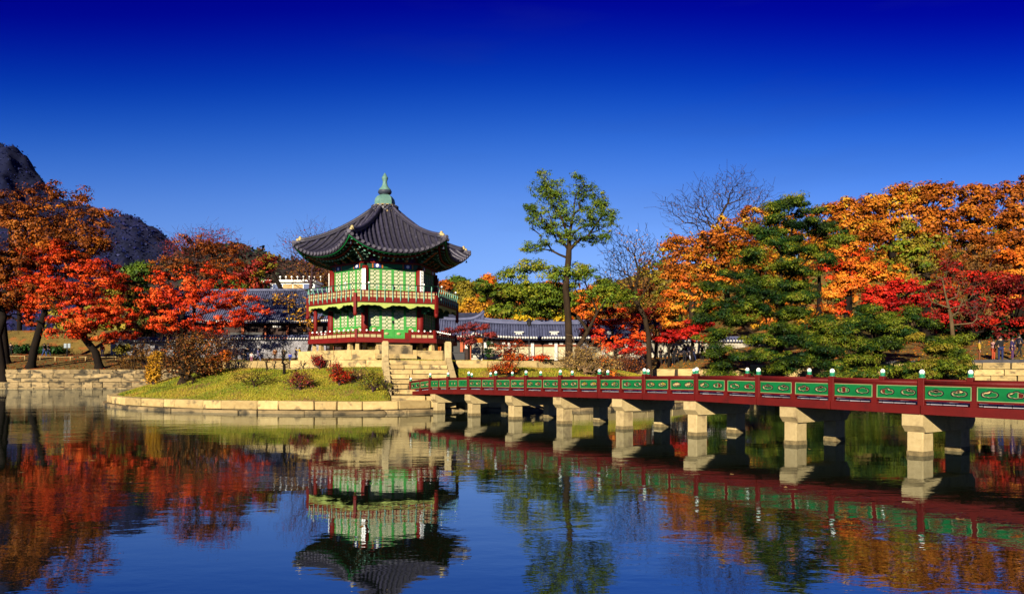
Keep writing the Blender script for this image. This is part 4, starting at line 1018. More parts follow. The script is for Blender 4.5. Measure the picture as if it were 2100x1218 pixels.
# notice board on its post, left bank
e = empty('notice_board', (bx(137, 93), 93, ground_at(bx(137, 93), 93))); tag(e, 'small twin panelled notice board on a post, left bank', 'sign')
mb = MB(); mb.tube([(0, 0, 0), (.1, 0, 1.75)], .05, 6); mb.build('post', M['steel'], e)
for s_ in (-1, 1): mb = MB(); mb.box((s_ * .24 + .08, -.05, 1.5), (.34, .05, .55)); mb.build('panel', mat('board_face', (0.35, 0.42, 0.48), None, 4, .5), e)
# dark instrument cases beside the platform
for xx, ww, lab in ((904, .5, 'narrow dark metal box left of the right stair post'), (933, 1.15, 'wide dark metal box right of the right stair post')):
    e = empty('metal_box', (bx(xx, 41), 41, 2.30)); tag(e, lab, 'box', 'dark metal boxes on the lawn')
    mb = MB(); mb.box((0, 0, .27), (ww, .5, .5), bev=.02); mb.build('body', M['steel'], e); mb = MB(); mb.box((0, 0, .54), (ww + .04, .54, .035)); mb.build('lid', M['steel'], e)
# low rope fence along the left path
e = empty('rope_fence', (bx(20, 90), 90, 0)); tag(e, 'low post and rail fence along the left bank path', 'fence'); rb = e.location.copy()
Lf = bx(300, 90) - bx(20, 90)
for i in range(10):
    x = Lf * i / 9; z = ground_at(rb.x + x, 90); mb = MB(); mb.tube([(x, 0, z - .1), (x, 0, z + .55)], .06, 6); mb.build('post', M['granite'], e)
mb = MB(); mb.tube([(Lf * i / 9, 0, ground_at(rb.x + Lf * i / 9, 90) + .5) for i in range(10)], .035, 5); mb.build('rail', M['granite'], e)
# dark kerb ledge under the strollers, far right
e = empty('path_kerb'); tag(e, 'dark kerb along the path on the far right bank', 'kerb')
mb = MB(); 
for a_, b_ in (((28.9, 57.2), (35.9, 51.7)), ((35.9, 51.7), (42, 44.2))): mb.bar((a_[0], a_[1], 2.52), (b_[0], b_[1], 2.52), .5, .26)
mb.build('kerb_stone', mat('dark_kerb', (0.09, 0.085, 0.10), (0.05, 0.048, 0.055), 3, .8, .3), e)

# ------------------------------------------------------------------ people
def skin_mesh(nodes, edges, root=0, sub=1):
    """nodes: (x, y, z, r). One continuous surface grown round the skeleton"""
    me = bpy.data.meshes.new('tmp'); me.from_pydata([n[:3] for n in nodes], edges, []); ob = bpy.data.objects.new('tmp', me); COL.objects.link(ob)
    md = ob.modifiers.new('s', 'SKIN'); md.use_smooth_shade = True
    lay = me.skin_vertices[0].data
    for i, n in enumerate(nodes): lay[i].radius = (n[3], n[3] if len(n) < 5 else n[4]); lay[i].use_root = (i == root)
    if sub: s2 = ob.modifiers.new('u', 'SUBSURF'); s2.levels = s2.render_levels = sub
    dg = bpy.context.evaluated_depsgraph_get(); out = bpy.data.meshes.new_from_object(ob.evaluated_get(dg))
    bpy.data.objects.remove(ob); bpy.data.meshes.remove(me); return out
def pose(kind):
    """joint positions for a 1.7 m figure facing -y"""
    J = dict(pel=(0, 0, .92), sp=(0, .0, 1.15), ch=(0, 0, 1.36), nk=(0, -.01, 1.47), hd=(0, -.02, 1.58), tp=(0, -.01, 1.68),
             lh=(.09, 0, .88), lk=(.10, -.02, .48), la=(.10, 0, .08), lf=(.11, -.14, .035), rh=(-.09, 0, .88), rk=(-.10, -.02, .48), ra=(-.10, 0, .08), rf=(-.11, -.14, .035),
             ls=(.18, 0, 1.40), le=(.24, .02, 1.12), lw=(.25, -.04, .88), rs=(-.18, 0, 1.40), re=(-.24, .02, 1.12), rw=(-.25, -.04, .88))
    if kind == 'walk':
        J.update(lk=(.10, -.16, .50), la=(.10, -.24, .10), lf=(.11, -.38, .05), rk=(-.09, .08, .49), ra=(-.09, .30, .14), rf=(-.10, .20, .035), le=(.23, .14, 1.14), lw=(.23, .16, .90), re=(-.23, -.08, 1.13), rw=(-.22, -.24, .95))
    if kind == 'photo':
        J.update(le=(.26, -.14, 1.24), lw=(.10, -.30, 1.46), re=(-.26, -.14, 1.24), rw=(-.08, -.30, 1.46))
    if kind == 'bend':
        J.update(sp=(0, -.14, 1.10), ch=(0, -.33, 1.20), nk=(0, -.44, 1.24), hd=(0, -.54, 1.27), tp=(0, -.63, 1.31), ls=(.18, -.36, 1.22), rs=(-.18, -.36, 1.22),
                 le=(.22, -.40, .95), lw=(.16, -.46, .72), re=(-.22, -.40, .95), rw=(-.16, -.46, .72))
    if kind == 'reach':
        J.update(le=(.32, -.18, 1.30), lw=(.36, -.40, 1.42), re=(-.26, -.05, 1.14), rw=(-.22, -.24, 1.0))
    return J
def body_mesh(kind):
    J = pose(kind); names = ['pel', 'sp', 'ch', 'nk', 'hd', 'tp', 'lh', 'lk', 'la', 'lf', 'rh', 'rk', 'ra', 'rf', 'ls', 'le', 'lw', 'rs', 're', 'rw']
    R = dict(pel=.13, sp=.12, ch=.13, nk=.05, hd=.092, tp=.06, lh=.08, lk=.05, la=.035, lf=.03, rh=.08, rk=.05, ra=.035, rf=.03, ls=.055, le=.04, lw=.026, rs=.055, re=.04, rw=.026)
    E = [('pel', 'sp'), ('sp', 'ch'), ('ch', 'nk'), ('nk', 'hd'), ('hd', 'tp'), ('pel', 'lh'), ('lh', 'lk'), ('lk', 'la'), ('la', 'lf'), ('pel', 'rh'), ('rh', 'rk'), ('rk', 'ra'), ('ra', 'rf'),
         ('ch', 'ls'), ('ls', 'le'), ('le', 'lw'), ('ch', 'rs'), ('rs', 're'), ('re', 'rw')]
    nodes = [(*J[n], R[n]) for n in names]; edges = [(names.index(a), names.index(b)) for a, b in E]
    me = skin_mesh(nodes, edges); mb = MB(); mb.v = [tuple(v.co) for v in me.vertices]; mb.f = [tuple(p.vertices) for p in me.polygons]; mb.m = [0] * len(mb.f); mb.sm = [True] * len(mb.f)
    bpy.data.meshes.remove(me)
    for s_, w, e_ in ((1, 'lw', 'le'), (-1, 'rw', 're')):      # palm, four fingers, thumb
        W = Vector(J[w]); d = (W - Vector(J[e_])).normalized(); side = Vector((0, -1, 0)) if abs(d.y) < .6 else Vector((-s_, 0, 0)); side = (side - d * side.dot(d)).normalized()
        pc = W + d * .085; mb.tube([W - d * .01, W + d * .045, pc], [.022, .032, .030], 6)
        for q, fl in ((-1.5, .06), (-.5, .072), (.5, .068), (1.5, .052)):
            a = pc + side * q * .016; mb.tube([a - d * .01, a + d * fl * .5, a + d * fl + d.cross(side) * .012], [.009, .009, .006], 5)
        a = W + d * .03 + side * .028; mb.tube([a, a + (d * .5 + side * .6) * .05, a + (d * .9 + side * .5) * .07], [.011, .010, .007], 5)
    H = Vector(J['hd']); tpv = (Vector(J['tp']) - Vector(J['nk'])).normalized(); fw = Vector((0, -1, 0)); fw = (fw - tpv * fw.dot(tpv)).normalized(); rt = Vector((1, 0, 0))
    n0 = H + fw * .088; mb.add([n0 - rt * .012 - tpv * .02, n0 + rt * .012 - tpv * .02, n0 + fw * .02 - tpv * .016, n0 + tpv * .025], [(0, 2, 3), (2, 1, 3), (0, 1, 2)])
    for s_ in (-1, 1):
        e0 = H + rt * s_ * .088; mb.box(e0 - tpv * .005, (.014, .03, .05)); p = H + fw * .086 + rt * s_ * .032 + tpv * .018; mb.box(p, (.022, .01, .010), 1)
    mb.box(H + fw * .084 - tpv * .045, (.04, .01, .008), 2)
    return mb.mesh('body', [M['skin'], M['ink'], M['lip']])
M['skin'] = mat('skin', (0.55, 0.33, 0.20), (0.48, 0.28, 0.17), 9, .6); M['lip'] = mat('lips', (0.4, 0.12, 0.09), None, 9, .6)
def clothes(kind):
    J = pose(kind); z = lambda n, r: (*J[n], r)
    tr = skin_mesh([z('pel', .15), z('lh', .10), z('lk', .072), z('la', .058), z('rh', .10), z('rk', .072), z('ra', .058)], [(0, 1), (1, 2), (2, 3), (0, 4), (4, 5), (5, 6)])
    mid = tuple(Vector(J['pel']) * .9 + Vector(J['sp']) * .1)
    jk = skin_mesh([z('sp', .155), (*mid, .165), z('ch', .165), z('ls', .08), z('le', .062), (*(Vector(J['lw']) * .9 + Vector(J['le']) * .1), .045), z('rs', .08), z('re', .062), (*(Vector(J['rw']) * .9 + Vector(J['re']) * .1), .045)],
                   [(0, 1), (0, 2), (2, 3), (3, 4), (4, 5), (2, 6), (6, 7), (7, 8)])
    H = Vector(J['hd']); T_ = (Vector(J['tp']) - Vector(J['nk'])).normalized(); c = H + T_ * .035 + Vector((0, .015, 0)); hb = MB()
    prof = [(.001, .105), (.05, .095), (.088, .055), (.105, 0), (.10, -.05), (.075, -.09)]
    q = T_.to_track_quat('Z', 'Y').to_matrix(); hb.lathe(prof, 10); hb.v = [tuple(q @ Vector(v) + c + q @ Vector((0, .012, 0))) for v in hb.v]
    sh = MB()
    for a in ('l', 'r'):
        A_, F_ = Vector(J[a + 'a']), Vector(J[a + 'f']); sh.tube([A_ + Vector((0, .05, -.035)), A_ + Vector((0, -.02, -.03)), F_], [.042, .05, .036], 7)
    return tr, jk, hb.mesh('hair', M['hair']), sh.mesh('shoes', M['ink'])
M['hair'] = mat('black_hair', (0.015, 0.012, 0.010), (0.03, 0.02, 0.015), 20, .5)
POSE = {}
for k_ in ('stand', 'walk', 'photo', 'bend', 'reach'): POSE[k_] = (body_mesh(k_), *clothes(k_))
CM = {}
def cloth(c):
    if c not in CM: CM[c] = mat('cloth', c, tuple(x * .75 for x in c), 12, .85, .2, 60)
    return CM[c]
def person(x, D, kind, jc, tcol, face, label, h=1.0, bag=None, z=None, group='people strolling on the far bank', lab_hat=None):
    X = bx(x, D); zz = ground_at(X, D) if z is None else z
    e = empty('person', (X, D, zz), face); e.scale = (h, h, h); tag(e, label, 'person', group)
    b_, tr, jk, hr, sh = POSE[kind]
    link('body', b_, e)
    for nm, me, m_ in (('trousers', tr, cloth(tcol)), ('jacket', jk, cloth(jc))):
        if not me.materials: me.materials.append(m_)
        o = link(nm, me, e); o.material_slots[0].link = 'OBJECT'; o.material_slots[0].material = m_
    link('hair', hr, e); link('shoes', sh, e)
    if bag:
        mb = MB(); mb.box((0, .20, 1.22), (.30, .16, .42), bev=.05); mb.build('backpack', cloth(bag), e)
    return e
blk, nav, gry, jean = (.012, .012, .016), (.02, .03, .09), (.12, .12, .14), (.05, .09, .28)
R_ = math.radians
person(91, 94, 'walk', blk, jean, R_(80), 'person in black jacket and blue jeans walking, left of a pair, left bank', 1.0)
person(99, 94.3, 'walk', (.03, .02, .02), (.02, .04, .12), R_(95), 'person in dark jacket and navy trousers, right of a pair, left bank', .96)
person(22, 94, 'stand', blk, blk, R_(20), 'person in black half hidden by the leftmost leaning trunk', .95)
person(210, 93, 'stand', (.60, .03, .02), (.7, .7, .72), R_(10), 'person in bright red jacket beside the red maple trunk', 1.0)
person(281, 90, 'stand', blk, nav, R_(150), 'person in black before the grey wall, left of two by the twig bush', .98)
person(293, 90, 'walk', (.04, .015, .015), blk, R_(110), 'person in dark brown before the grey wall, right of two by the twig bush', .94)
person(485, 89, 'stand', (.10, .03, .02), blk, R_(60), 'person in brown coat, leftmost before the tile coped wall', .97)
person(500, 89, 'walk', blk, blk, R_(100), 'person in black stooping slightly beside a taller person in black', .92)
person(507, 89.4, 'stand', blk, nav, R_(20), 'tall person in black before the tile coped wall', 1.06)
person(516, 88, 'stand', (.65, .62, .6), (.45, .15, .22), R_(0), 'small person in white top before the tile coped wall', .80)
person(530, 89, 'walk', (.14, .14, .30), (.16, .16, .30), R_(80), 'person in blue-grey coat walking before the coped wall', 1.0)
person(564, 89, 'stand', (.30, .10, .02), (.05, .03, .02), R_(30), 'person in ochre jacket before the tile coped wall', .97)
person(581, 89, 'walk', blk, blk, R_(-60), 'person in dark clothes carrying a yellow bag near the pavilion', .96, bag=(.7, .5, .02))
person(595, 88, 'stand', (.02, .08, .60), (.03, .05, .2), R_(0), 'child in bright blue jacket near the pavilion', .72)
person(607, 89, 'stand', (.02, .015, .05), blk, R_(120), 'person in black facing a friend in yellow, left of the pavilion', 1.02)
person(615, 89, 'reach', (.75, .50, .02), nav, R_(-90), 'person in bright yellow jacket left of the pavilion platform', 1.0)
person(931, 76, 'stand', blk, blk, R_(40), 'person in black beside the right stair post, leftmost of three', .98)
person(942, 76, 'walk', (.015, .02, .05), nav, R_(70), 'person in navy coat in front of the gate hall', 1.05)
person(963, 77, 'walk', (.10, .11, .09), nav, R_(100), 'person with olive backpack in front of the gate hall', .98, bag=(.14, .16, .08))
person(1312, 73, 'bend', (.5, .45, .48), gry, R_(60), 'person in pale top bending down left of the tan trunk', .95)
person(1325, 73, 'stand', blk, blk, R_(30), 'person in black partly behind the red leaves near the tan trunk', .95)
person(1355, 74, 'photo', (.03, .015, .015), blk, R_(150), 'person raising hands to the face, right of the tan trunk', 1.0)
person(1364, 74, 'bend', blk, blk, R_(80), 'person in black bending forward right of the tan trunk', .98)
person(1381, 73.6, 'stand', blk, blk, R_(20), 'very tall person in black, front of the pale block wall', 1.12)
person(1388, 74, 'walk', blk, blk, R_(100), 'person in black walking close behind the very tall one', 1.05)
person(1404, 74, 'stand', (.015, .015, .03), blk, R_(-20), 'stout person in black in the middle of the strollers', 1.04)
person(1411, 75, 'walk', (.25, .25, .4), (.6, .6, .7), R_(60), 'person in pale lavender between two people in black', .98)
person(1422, 74, 'walk', (.01, .015, .03), nav, R_(80), 'person in navy striding, right of the stout one', 1.06)
person(1440, 75, 'stand', blk, blk, R_(0), 'person in black at the edge of the big pine', 1.04)
person(1452, 75, 'reach', (.7, .68, .66), blk, R_(40), 'person in white jacket reaching, at the edge of the big pine', 1.0)
person(2021, 53.4, 'bend', (.75, .55, .02), blk, R_(80), 'person in yellow jacket and black trousers leaning, far right bank', 1.02, group='people on the far right bank')
person(2008, 54.6, 'stand', (.55, .33, .03), (.25, .08, .03), R_(60), 'person in mustard jacket behind the small pine, far right', .95, group='people on the far right bank')
person(2037, 54.6, 'photo', (.50, .25, .24), (.5, .08, .03), R_(20), 'person in pink top and red skirt taking a picture, far right bank', .92, group='people on the far right bank')
person(2052, 54.0, 'reach', blk, (.02, .03, .12), R_(-20), 'tall person in black with raised arm, far right bank', 1.08, group='people on the far right bank')
person(2076, 54.0, 'stand', (.03, .02, .10), (.10, .04, .12), R_(40), 'person in navy jacket and plum trousers, far right bank', .98, group='people on the far right bank')
person(2090, 54.8, 'walk', (.02, .02, .04), blk, R_(90), 'person in black at the right edge of the photo', 1.0, group='people on the far right bank')
# ------------------------------------------------------------------ vegetation engine
def skeleton(trunk, pts, bf, rng, seg=.8, lift=.12, jit=.10, first=0.35):
    """join scattered crown points to a trunk by short, direct limbs (a balanced spanning tree). Returns positions, parents"""
    pos = [np.array(trunk[0], float)]; par = [-1]; pl = [0.0]
    for a, b in zip(trunk[:-1], trunk[1:]):
        a, b = np.array(a, float), np.array(b, float); n = max(1, int(np.linalg.norm(b - a) / .6))
        for i in range(1, n + 1):
            q = a + (b - a) * i / n; pos.append(q); par.append(len(pos) - 2); pl.append(pl[-1] + np.linalg.norm(b - a) / n)
    nt = len(pos); ok0 = int(nt * first)
    cap_ = nt + len(pts) * 14 + 10; A = np.zeros((cap_, 3)); PLn = np.zeros(cap_); A[:nt] = pos; PLn[:nt] = pl; n = nt; par = par + [0] * (cap_ - nt)
    PLn[:ok0] = 1e6; top = np.array(trunk[-1]); mid = (A[ok0] + top) / 2
    order = np.argsort(np.linalg.norm(pts - mid, axis=1))
    for k in order:
        p = pts[k]; d = np.linalg.norm(A[:n] - p, axis=1); j = int(np.argmin(d + bf * PLn[:n] + 1.2 * np.maximum(0, A[:n, 2] - p[2] - .2)))
        L = d[j]; 
        if L < .05: continue
        m = min(12, max(1, int(L / seg))); a = A[j].copy(); prev = j; base = PLn[j] if PLn[j] < 1e5 else 0
        side = rng.normal(size=3) * L * jit
        for i in range(1, m + 1):
            t = i / m; q = a + (p - a) * t; bow = math.sin(PI * t); q = q + side * bow * .7 + np.array([0, 0, L * lift * bow])
            if i < m: q = q + rng.normal(size=3) * seg * jit * .6
            A[n] = q; par[n] = prev; PLn[n] = base + L * t; prev = n; n += 1
            if n >= cap_ - 2: break
        if n >= cap_ - 2: break
    return A[:n], np.array(par[:n]), nt
def limb_mesh(name, A, par, r_base, r_tip, m, e=2.3, thin=None, thin_mat=None, flare=1.5):
    n = len(A); acc = np.zeros(n); child = np.zeros(n, bool)
    for i in range(n - 1, 0, -1):
        if acc[i] == 0: acc[i] = 1
        acc[par[i]] += acc[i]
    r = (acc / acc[0]) ** (1 / e) * r_base; r = np.maximum(r, r_tip)
    plen_ = np.zeros(n)
    for i in range(1, n): plen_[i] = plen_[par[i]] + np.linalg.norm(A[i] - A[par[i]])
    main = np.zeros(n, int) - 1
    for i in range(1, n):
        q = par[i]
        if main[q] < 0 or r[i] > r[main[q]]: main[q] = i
    r = r * np.clip(1.12 - plen_ / (plen_.max() + 1e-6) * .55, .5, 1.1); r = np.maximum(r, r_tip)
    Tn = np.zeros((n, 3)); Tn[1:] = A[1:] - A[par[1:]]; Tn /= (np.linalg.norm(Tn, axis=1)[:, None] + 1e-9); Tn[0] = Tn[1]
    idx = np.arange(1, n); a, b = A[par[idx]], A[idx]; ismain = (main[par[idx]] == idx) & (r[idx] > .6 * r[par[idx]])
    ra = np.where(ismain, r[par[idx]], np.minimum(r[par[idx]], r[idx] * 1.3)); rb = r[idx].copy()
    ra = ra * np.where(idx == 1, flare, 1)
    T = Tn[idx]; T0 = np.where(ismain[:, None], Tn[par[idx]], T); L = np.linalg.norm(b - a, axis=1); good = L > 1e-4
    a, b, ra, rb, T, T0 = a[good], b[good], ra[good], rb[good], T[good], T0[good]
    out = []
    for sel, k in ((rb > .09, 8), ((rb <= .09) & (rb > .03), 5), (rb <= .03, 3)):
        if not sel.any(): continue
        a_, b_, ra_, rb_, T_, T0_ = a[sel], b[sel], ra[sel], rb[sel], T[sel], T0[sel]; S = len(a_)
        ang_ = 2 * PI * np.arange(k) / k; c, s = np.cos(ang_), np.sin(ang_)
        def ringv(Tv):
            ref = np.where(np.abs(Tv[:, 1:2]) > .93, np.array([[1., 0, 0]]), np.array([[0, 1., 0]])); X = np.cross(ref, Tv); X /= np.linalg.norm(X, axis=1)[:, None]; Y = np.cross(Tv, X)
            return X[:, None, :] * c[None, :, None] + Y[:, None, :] * s[None, :, None]
        V = np.concatenate([a_[:, None] + ringv(T0_) * ra_[:, None, None], b_[:, None] + ringv(T_) * rb_[:, None, None]], 1)   # S, 2k, 3
        j = np.arange(k); q = np.stack([j, (j + 1) % k, k + (j + 1) % k, k + j], 1); Qs = (np.arange(S) * 2 * k)[:, None, None] + q[None]
        out.append((V.reshape(-1, 3), Qs.reshape(-1, 4)))
    V, Q, o = [], [], 0
    for v, q in out: V.append(v); Q.append(q + o); o += len(v)
    return np_mesh(name, np.concatenate(V), np.concatenate(Q), m, smooth=True), r
def leaves_mesh(name, C, R, n_each, size, m, rng, flat=.5, aspect=.62, outward=None, up=.5, droop=0.0, needle=False):
    """C cluster centres (M,3), R radii (M,), n_each leaves in each cluster. Every leaf is a bent four sided blade"""
    Mn = len(C); n = int(Mn * n_each); ci = rng.integers(0, Mn, n) if needle is False else np.repeat(np.arange(Mn), int(n_each)); n = len(ci)
    d = rng.normal(size=(n, 3)); d /= np.linalg.norm(d, axis=1)[:, None]; rr = rng.random(n) ** .45
    off = d * (rr * R[ci])[:, None]; off[:, 2] *= flat
    p = C[ci] + off
    nrm = rng.normal(size=(n, 3)) * .30 + np.array([0, 0, up * .7]) + d * 1.0
    if outward is not None: nrm += (p - outward) / (np.linalg.norm(p - outward, axis=1)[:, None] + 1e-6) * .35
    nrm /= np.linalg.norm(nrm, axis=1)[:, None]
    t = rng.normal(size=(n, 3)); 
    if needle: nrm = d * 1.1 + np.array([0, 0, .55]) + rng.normal(size=(n, 3)) * .3; nrm /= np.linalg.norm(nrm, axis=1)[:, None]; t = np.cross(nrm, rng.normal(size=(n, 3))) + np.array([0, 0, .5]) + rng.normal(size=(n, 3)) * .35
    t[:, 2] -= droop; t -= nrm * (t * nrm).sum(1)[:, None]; t /= (np.linalg.norm(t, axis=1)[:, None] + 1e-9); b = np.cross(nrm, t)
    s = size * (.5 + .95 * rng.random(n) ** 1.6)[:, None]; w = s * aspect
    V = np.stack([p - t * s * .5, p + b * w * .5 + t * s * .08 - nrm * s * .08, p + t * s * .5, p - b * w * .5 + t * s * .08 - nrm * s * .08], 1)
    Q = np.arange(4 * n).reshape(-1, 4)
    return np_mesh(name, V.reshape(-1, 3), Q, m)
def blob_points(blobs, D, n, rng, shell=.5, depth=1.0, floor=None):
    """blobs (x_px, y_px, rx_px, ry_px[, dz metres nearer(-)/further(+)]) become ellipsoids at their own distance"""
    out = []; vol = np.array([b[2] * b[3] for b in blobs], float); vol /= vol.sum()
    for b, f in zip(blobs, vol):
        dz = b[4] if len(b) > 4 else 0; DD = D + dz; c = np.array(at(b[0], b[1], DD)); rx, rz = b[2] * DD / F, b[3] * DD / F; ry = rx * .85 * depth
        k = max(3, int(n * f + .5)); d = rng.normal(size=(k, 3)); d /= np.linalg.norm(d, axis=1)[:, None]; r = rng.random(k) ** shell
        out.append(c + d * r[:, None] * np.array([rx, ry, rz]))
    P_ = np.concatenate(out)
    if floor is not None: P_ = P_[P_[:, 2] > floor]
    return P_
LM = {
 'flame': leaf_mat('flame_red_leaves', [(.10, .005, .003), (.60, .030, .005), (.86, .080, .010), (.95, .18, .03)]),
 'redorange': leaf_mat('red_orange_leaves', [(.07, .006, .003), (.30, .026, .004), (.56, .075, .010), (.70, .17, .02)]),
 'rust': leaf_mat('rust_brown_leaves', [(.04, .012, .003), (.17, .040, .006), (.34, .085, .010), (.46, .15, .02)]),
 'oak': leaf_mat('orange_oak_leaves', [(.06, .014, .003), (.26, .058, .006), (.50, .130, .010), (.64, .24, .02)]),
 'orange': leaf_mat('bright_orange_leaves', [(.34, .045, .008), (.70, .13, .012), (.85, .24, .02), (.85, .38, .03)]),
 'gold': leaf_mat('golden_leaves', [(.22, .08, .008), (.46, .20, .012), (.66, .34, .02), (.62, .40, .04)]),
 'yellow': leaf_mat('yellow_leaves', [(.50, .30, .01), (.80, .52, .02), (.85, .62, .04)]),
 'crimson': leaf_mat('crimson_leaves', [(.14, .004, .004), (.38, .008, .006), (.60, .018, .010), (.66, .06, .012)]),
 'dark_red': leaf_mat('dark_red_leaves', [(.06, .006, .006), (.16, .010, .008), (.30, .020, .012), (.42, .07, .015)]),
 'maroon': leaf_mat('maroon_leaves', [(.10, .016, .020), (.22, .026, .026), (.32, .045, .030)]),
 'green': leaf_mat('green_leaves', [(.030, .060, .010), (.065, .120, .012), (.11, .185, .016), (.18, .25, .02)]),
 'mid_green': leaf_mat('yellow_green_leaves', [(.035, .065, .008), (.12, .18, .012), (.21, .26, .016), (.34, .30, .02)]),
 'olive': leaf_mat('olive_leaves', [(.10, .085, .010), (.20, .16, .016), (.30, .24, .02), (.34, .20, .02)]),
 'pine': leaf_mat('pine_needles', [(.006, .014, .004), (.024, .050, .005), (.080, .125, .008), (.21, .25, .015), (.17, .12, .02)], trans=.15, nscale=.5),
 'pine_dark': leaf_mat('dark_pine_needles', [(.004, .016, .006), (.014, .050, .008), (.036, .095, .012)], trans=.1, nscale=.5),
 'brown': leaf_mat('brown_leaves', [(.12, .05, .015), (.22, .10, .02), (.30, .13, .02)]),
 'straw': leaf_mat('straw_leaves', [(.30, .19, .05), (.42, .26, .07), (.34, .14, .04)]),
}
NT = [0]
def tree(name, label, D, base, trunk_px, blobs, leaf, ncl, nleaf, size, r0=.3, bark='bark', bf=.35, crad=.9, flat=.5, group=None, cat='tree', shell=.5,
         lift=.12, first=.35, tip=.012, depth=1.0, extra=None, seg=.8, jit=.10, up=.5, zbase=None, needle=False, aspect=.62, bare=0, twigm=None, sub=0):
    """trunk_px: list of (x_px, y_px, dz) from base up. extra: second leaf colour (name, share)"""
    NT[0] += 1; rng = np.random.default_rng(NT[0] * 101 + 5)
    if cat == 'tree' and nleaf > 18:    # fewer, fuller clumps with dark gaps between them
        if needle: ncl, nleaf = int(ncl * .72), nleaf * 1.38
        elif 'locust' not in name: ncl, nleaf = int(ncl * .88), nleaf * 1.05
    bx_, by_ = base; X = bx(bx_, D); z = ground_at(X, D) if zbase is None else zbase
    if math.hypot(X - ISL[0], D - ISL[1]) < 17.5 and zbase is None: z = isl_z(X, D)
    tr = [(X, D, z - .15)] + [tuple(at(p[0], p[1], D + (p[2] if len(p) > 2 else 0))) for p in trunk_px]
    if needle:
        nb_ = []
        for b_ in blobs:
            for q_ in range(3): nb_.append((b_[0] + rng.uniform(-.6, .6) * b_[2], b_[1] + rng.uniform(-9, 9), b_[2] * rng.uniform(.45, .85), b_[3] * rng.uniform(.8, 1.7), (b_[4] if len(b_) > 4 else 0) + rng.uniform(-1.2, 1.2)))
        blobs = nb_
    pts = blob_points(blobs, D, ncl, rng, shell, depth, floor=z + .2)
    allp = pts
    if sub:   # finer twigs round every crown point
        e_ = pts[rng.integers(0, len(pts), int(len(pts) * sub))] + rng.normal(size=(int(len(pts) * sub), 3)) * crad * .75; allp = np.concatenate([pts, e_])
    A, par, nt = skeleton([np.array(t) for t in tr], allp, bf, rng, seg=seg, lift=lift, jit=jit, first=first)
    e = empty(name, (X, D, z)); tag(e, label, cat, group); o3 = np.array([X, D, z])
    me, r = limb_mesh('trunk', A - o3, par, r0, tip, M[bark]); link('trunk', me, e)
    if leaf:
        if not needle and cat == 'tree': nleaf, size = nleaf * 1.25, size * .90
        Cc = pts - o3; R = rng.uniform(.5, 1.15, len(Cc)) * crad * (1 if needle else .9)
        cen = Cc.mean(0) - np.array([0, 0, 1.0])
        if extra:
            mask = rng.random(len(Cc)) < extra[1] if len(extra) < 3 else (Cc[:, 2] + rng.normal(size=len(Cc)) * .8 > np.quantile(Cc[:, 2], 1 - extra[1]))
            if mask.sum() > 2:
                link('crown', leaves_mesh('crown', Cc[mask], R[mask], nleaf * (extra[3] if len(extra) > 3 else 1), size, LM[extra[0]], rng, flat, aspect, cen, up, needle=needle), e); Cc, R = Cc[~mask], R[~mask]
        link('crown', leaves_mesh('crown', Cc, R, nleaf, size, LM[leaf], rng, flat, aspect, cen, up, needle=needle), e)
    return e

LM['far_hazed'] = leaf_mat('far_forest_hazed', [(.003, .007, .045), (.008, .016, .10), (.022, .024, .13), (.045, .035, .12)], trans=.0, nscale=.012, nr=(.4, .6))  # forest of both mountains, aerial haze mixed into the leaf colours as blue
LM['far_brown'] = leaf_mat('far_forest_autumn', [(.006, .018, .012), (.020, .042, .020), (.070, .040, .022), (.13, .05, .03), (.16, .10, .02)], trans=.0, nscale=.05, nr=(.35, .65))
for (Dm, VV), lf, nn, sz in zip(MTN, ('far_hazed', 'far_hazed', 'far_brown'), (36000, 26000, 20000), (3.2, 2.8, 2.3)):
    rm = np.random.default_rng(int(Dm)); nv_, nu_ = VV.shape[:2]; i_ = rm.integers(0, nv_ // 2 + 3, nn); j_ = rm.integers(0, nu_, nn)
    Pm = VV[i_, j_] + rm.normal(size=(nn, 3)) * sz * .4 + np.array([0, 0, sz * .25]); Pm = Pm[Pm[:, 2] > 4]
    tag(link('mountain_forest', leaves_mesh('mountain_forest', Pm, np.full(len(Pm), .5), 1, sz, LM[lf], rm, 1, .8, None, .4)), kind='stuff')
# ------------------------------------------------------------------ left bank trees
tree('oak_tree', 'dim brown tree filling the gap between the two red maples', 97, (300, 740), [(300, 690), (300, 650)], [(285, 620, 34, 36), (315, 640, 34, 36), (290, 670, 50, 26), (270, 580, 26, 26)], 'brown', 120, 60, .34, r0=.3, bark='bark_dark', crad=1.3, extra=('green', .3))
tree('oak_tree', 'dark olive tree behind the leftmost trunks', 104, (40, 720), [(40, 680), (40, 640)], [(20, 620, 50, 30), (80, 610, 50, 30), (130, 600, 50, 26), (60, 590, 60, 30)], 'rust', 140, 60, .36, r0=.3, bark='bark_dark', crad=1.5, extra=('olive', .35))
tree('oak_tree', 'tall rust orange oak with the darkest leaning trunk at the left edge', 87, (12, 757), [(8, 700), (2, 640), (20, 560), (50, 480)],
     [(60, 430, 70, 55), (130, 415, 60, 40, 2), (190, 450, 45, 38, 1), (40, 500, 60, 50, -2), (120, 490, 70, 50), (210, 500, 35, 30, 2), (10, 560, 40, 45, -2), (150, 540, 70, 36, 3), (80, 470, 70, 40, 2), (170, 490, 50, 36, 3), (60, 540, 50, 40), (232, 436, 14, 8), (20, 420, 30, 30)],
     'rust', 330, 62, .34, r0=.44, bark='bark_dark', crad=1.35, extra=('oak', .25), tip=.02)
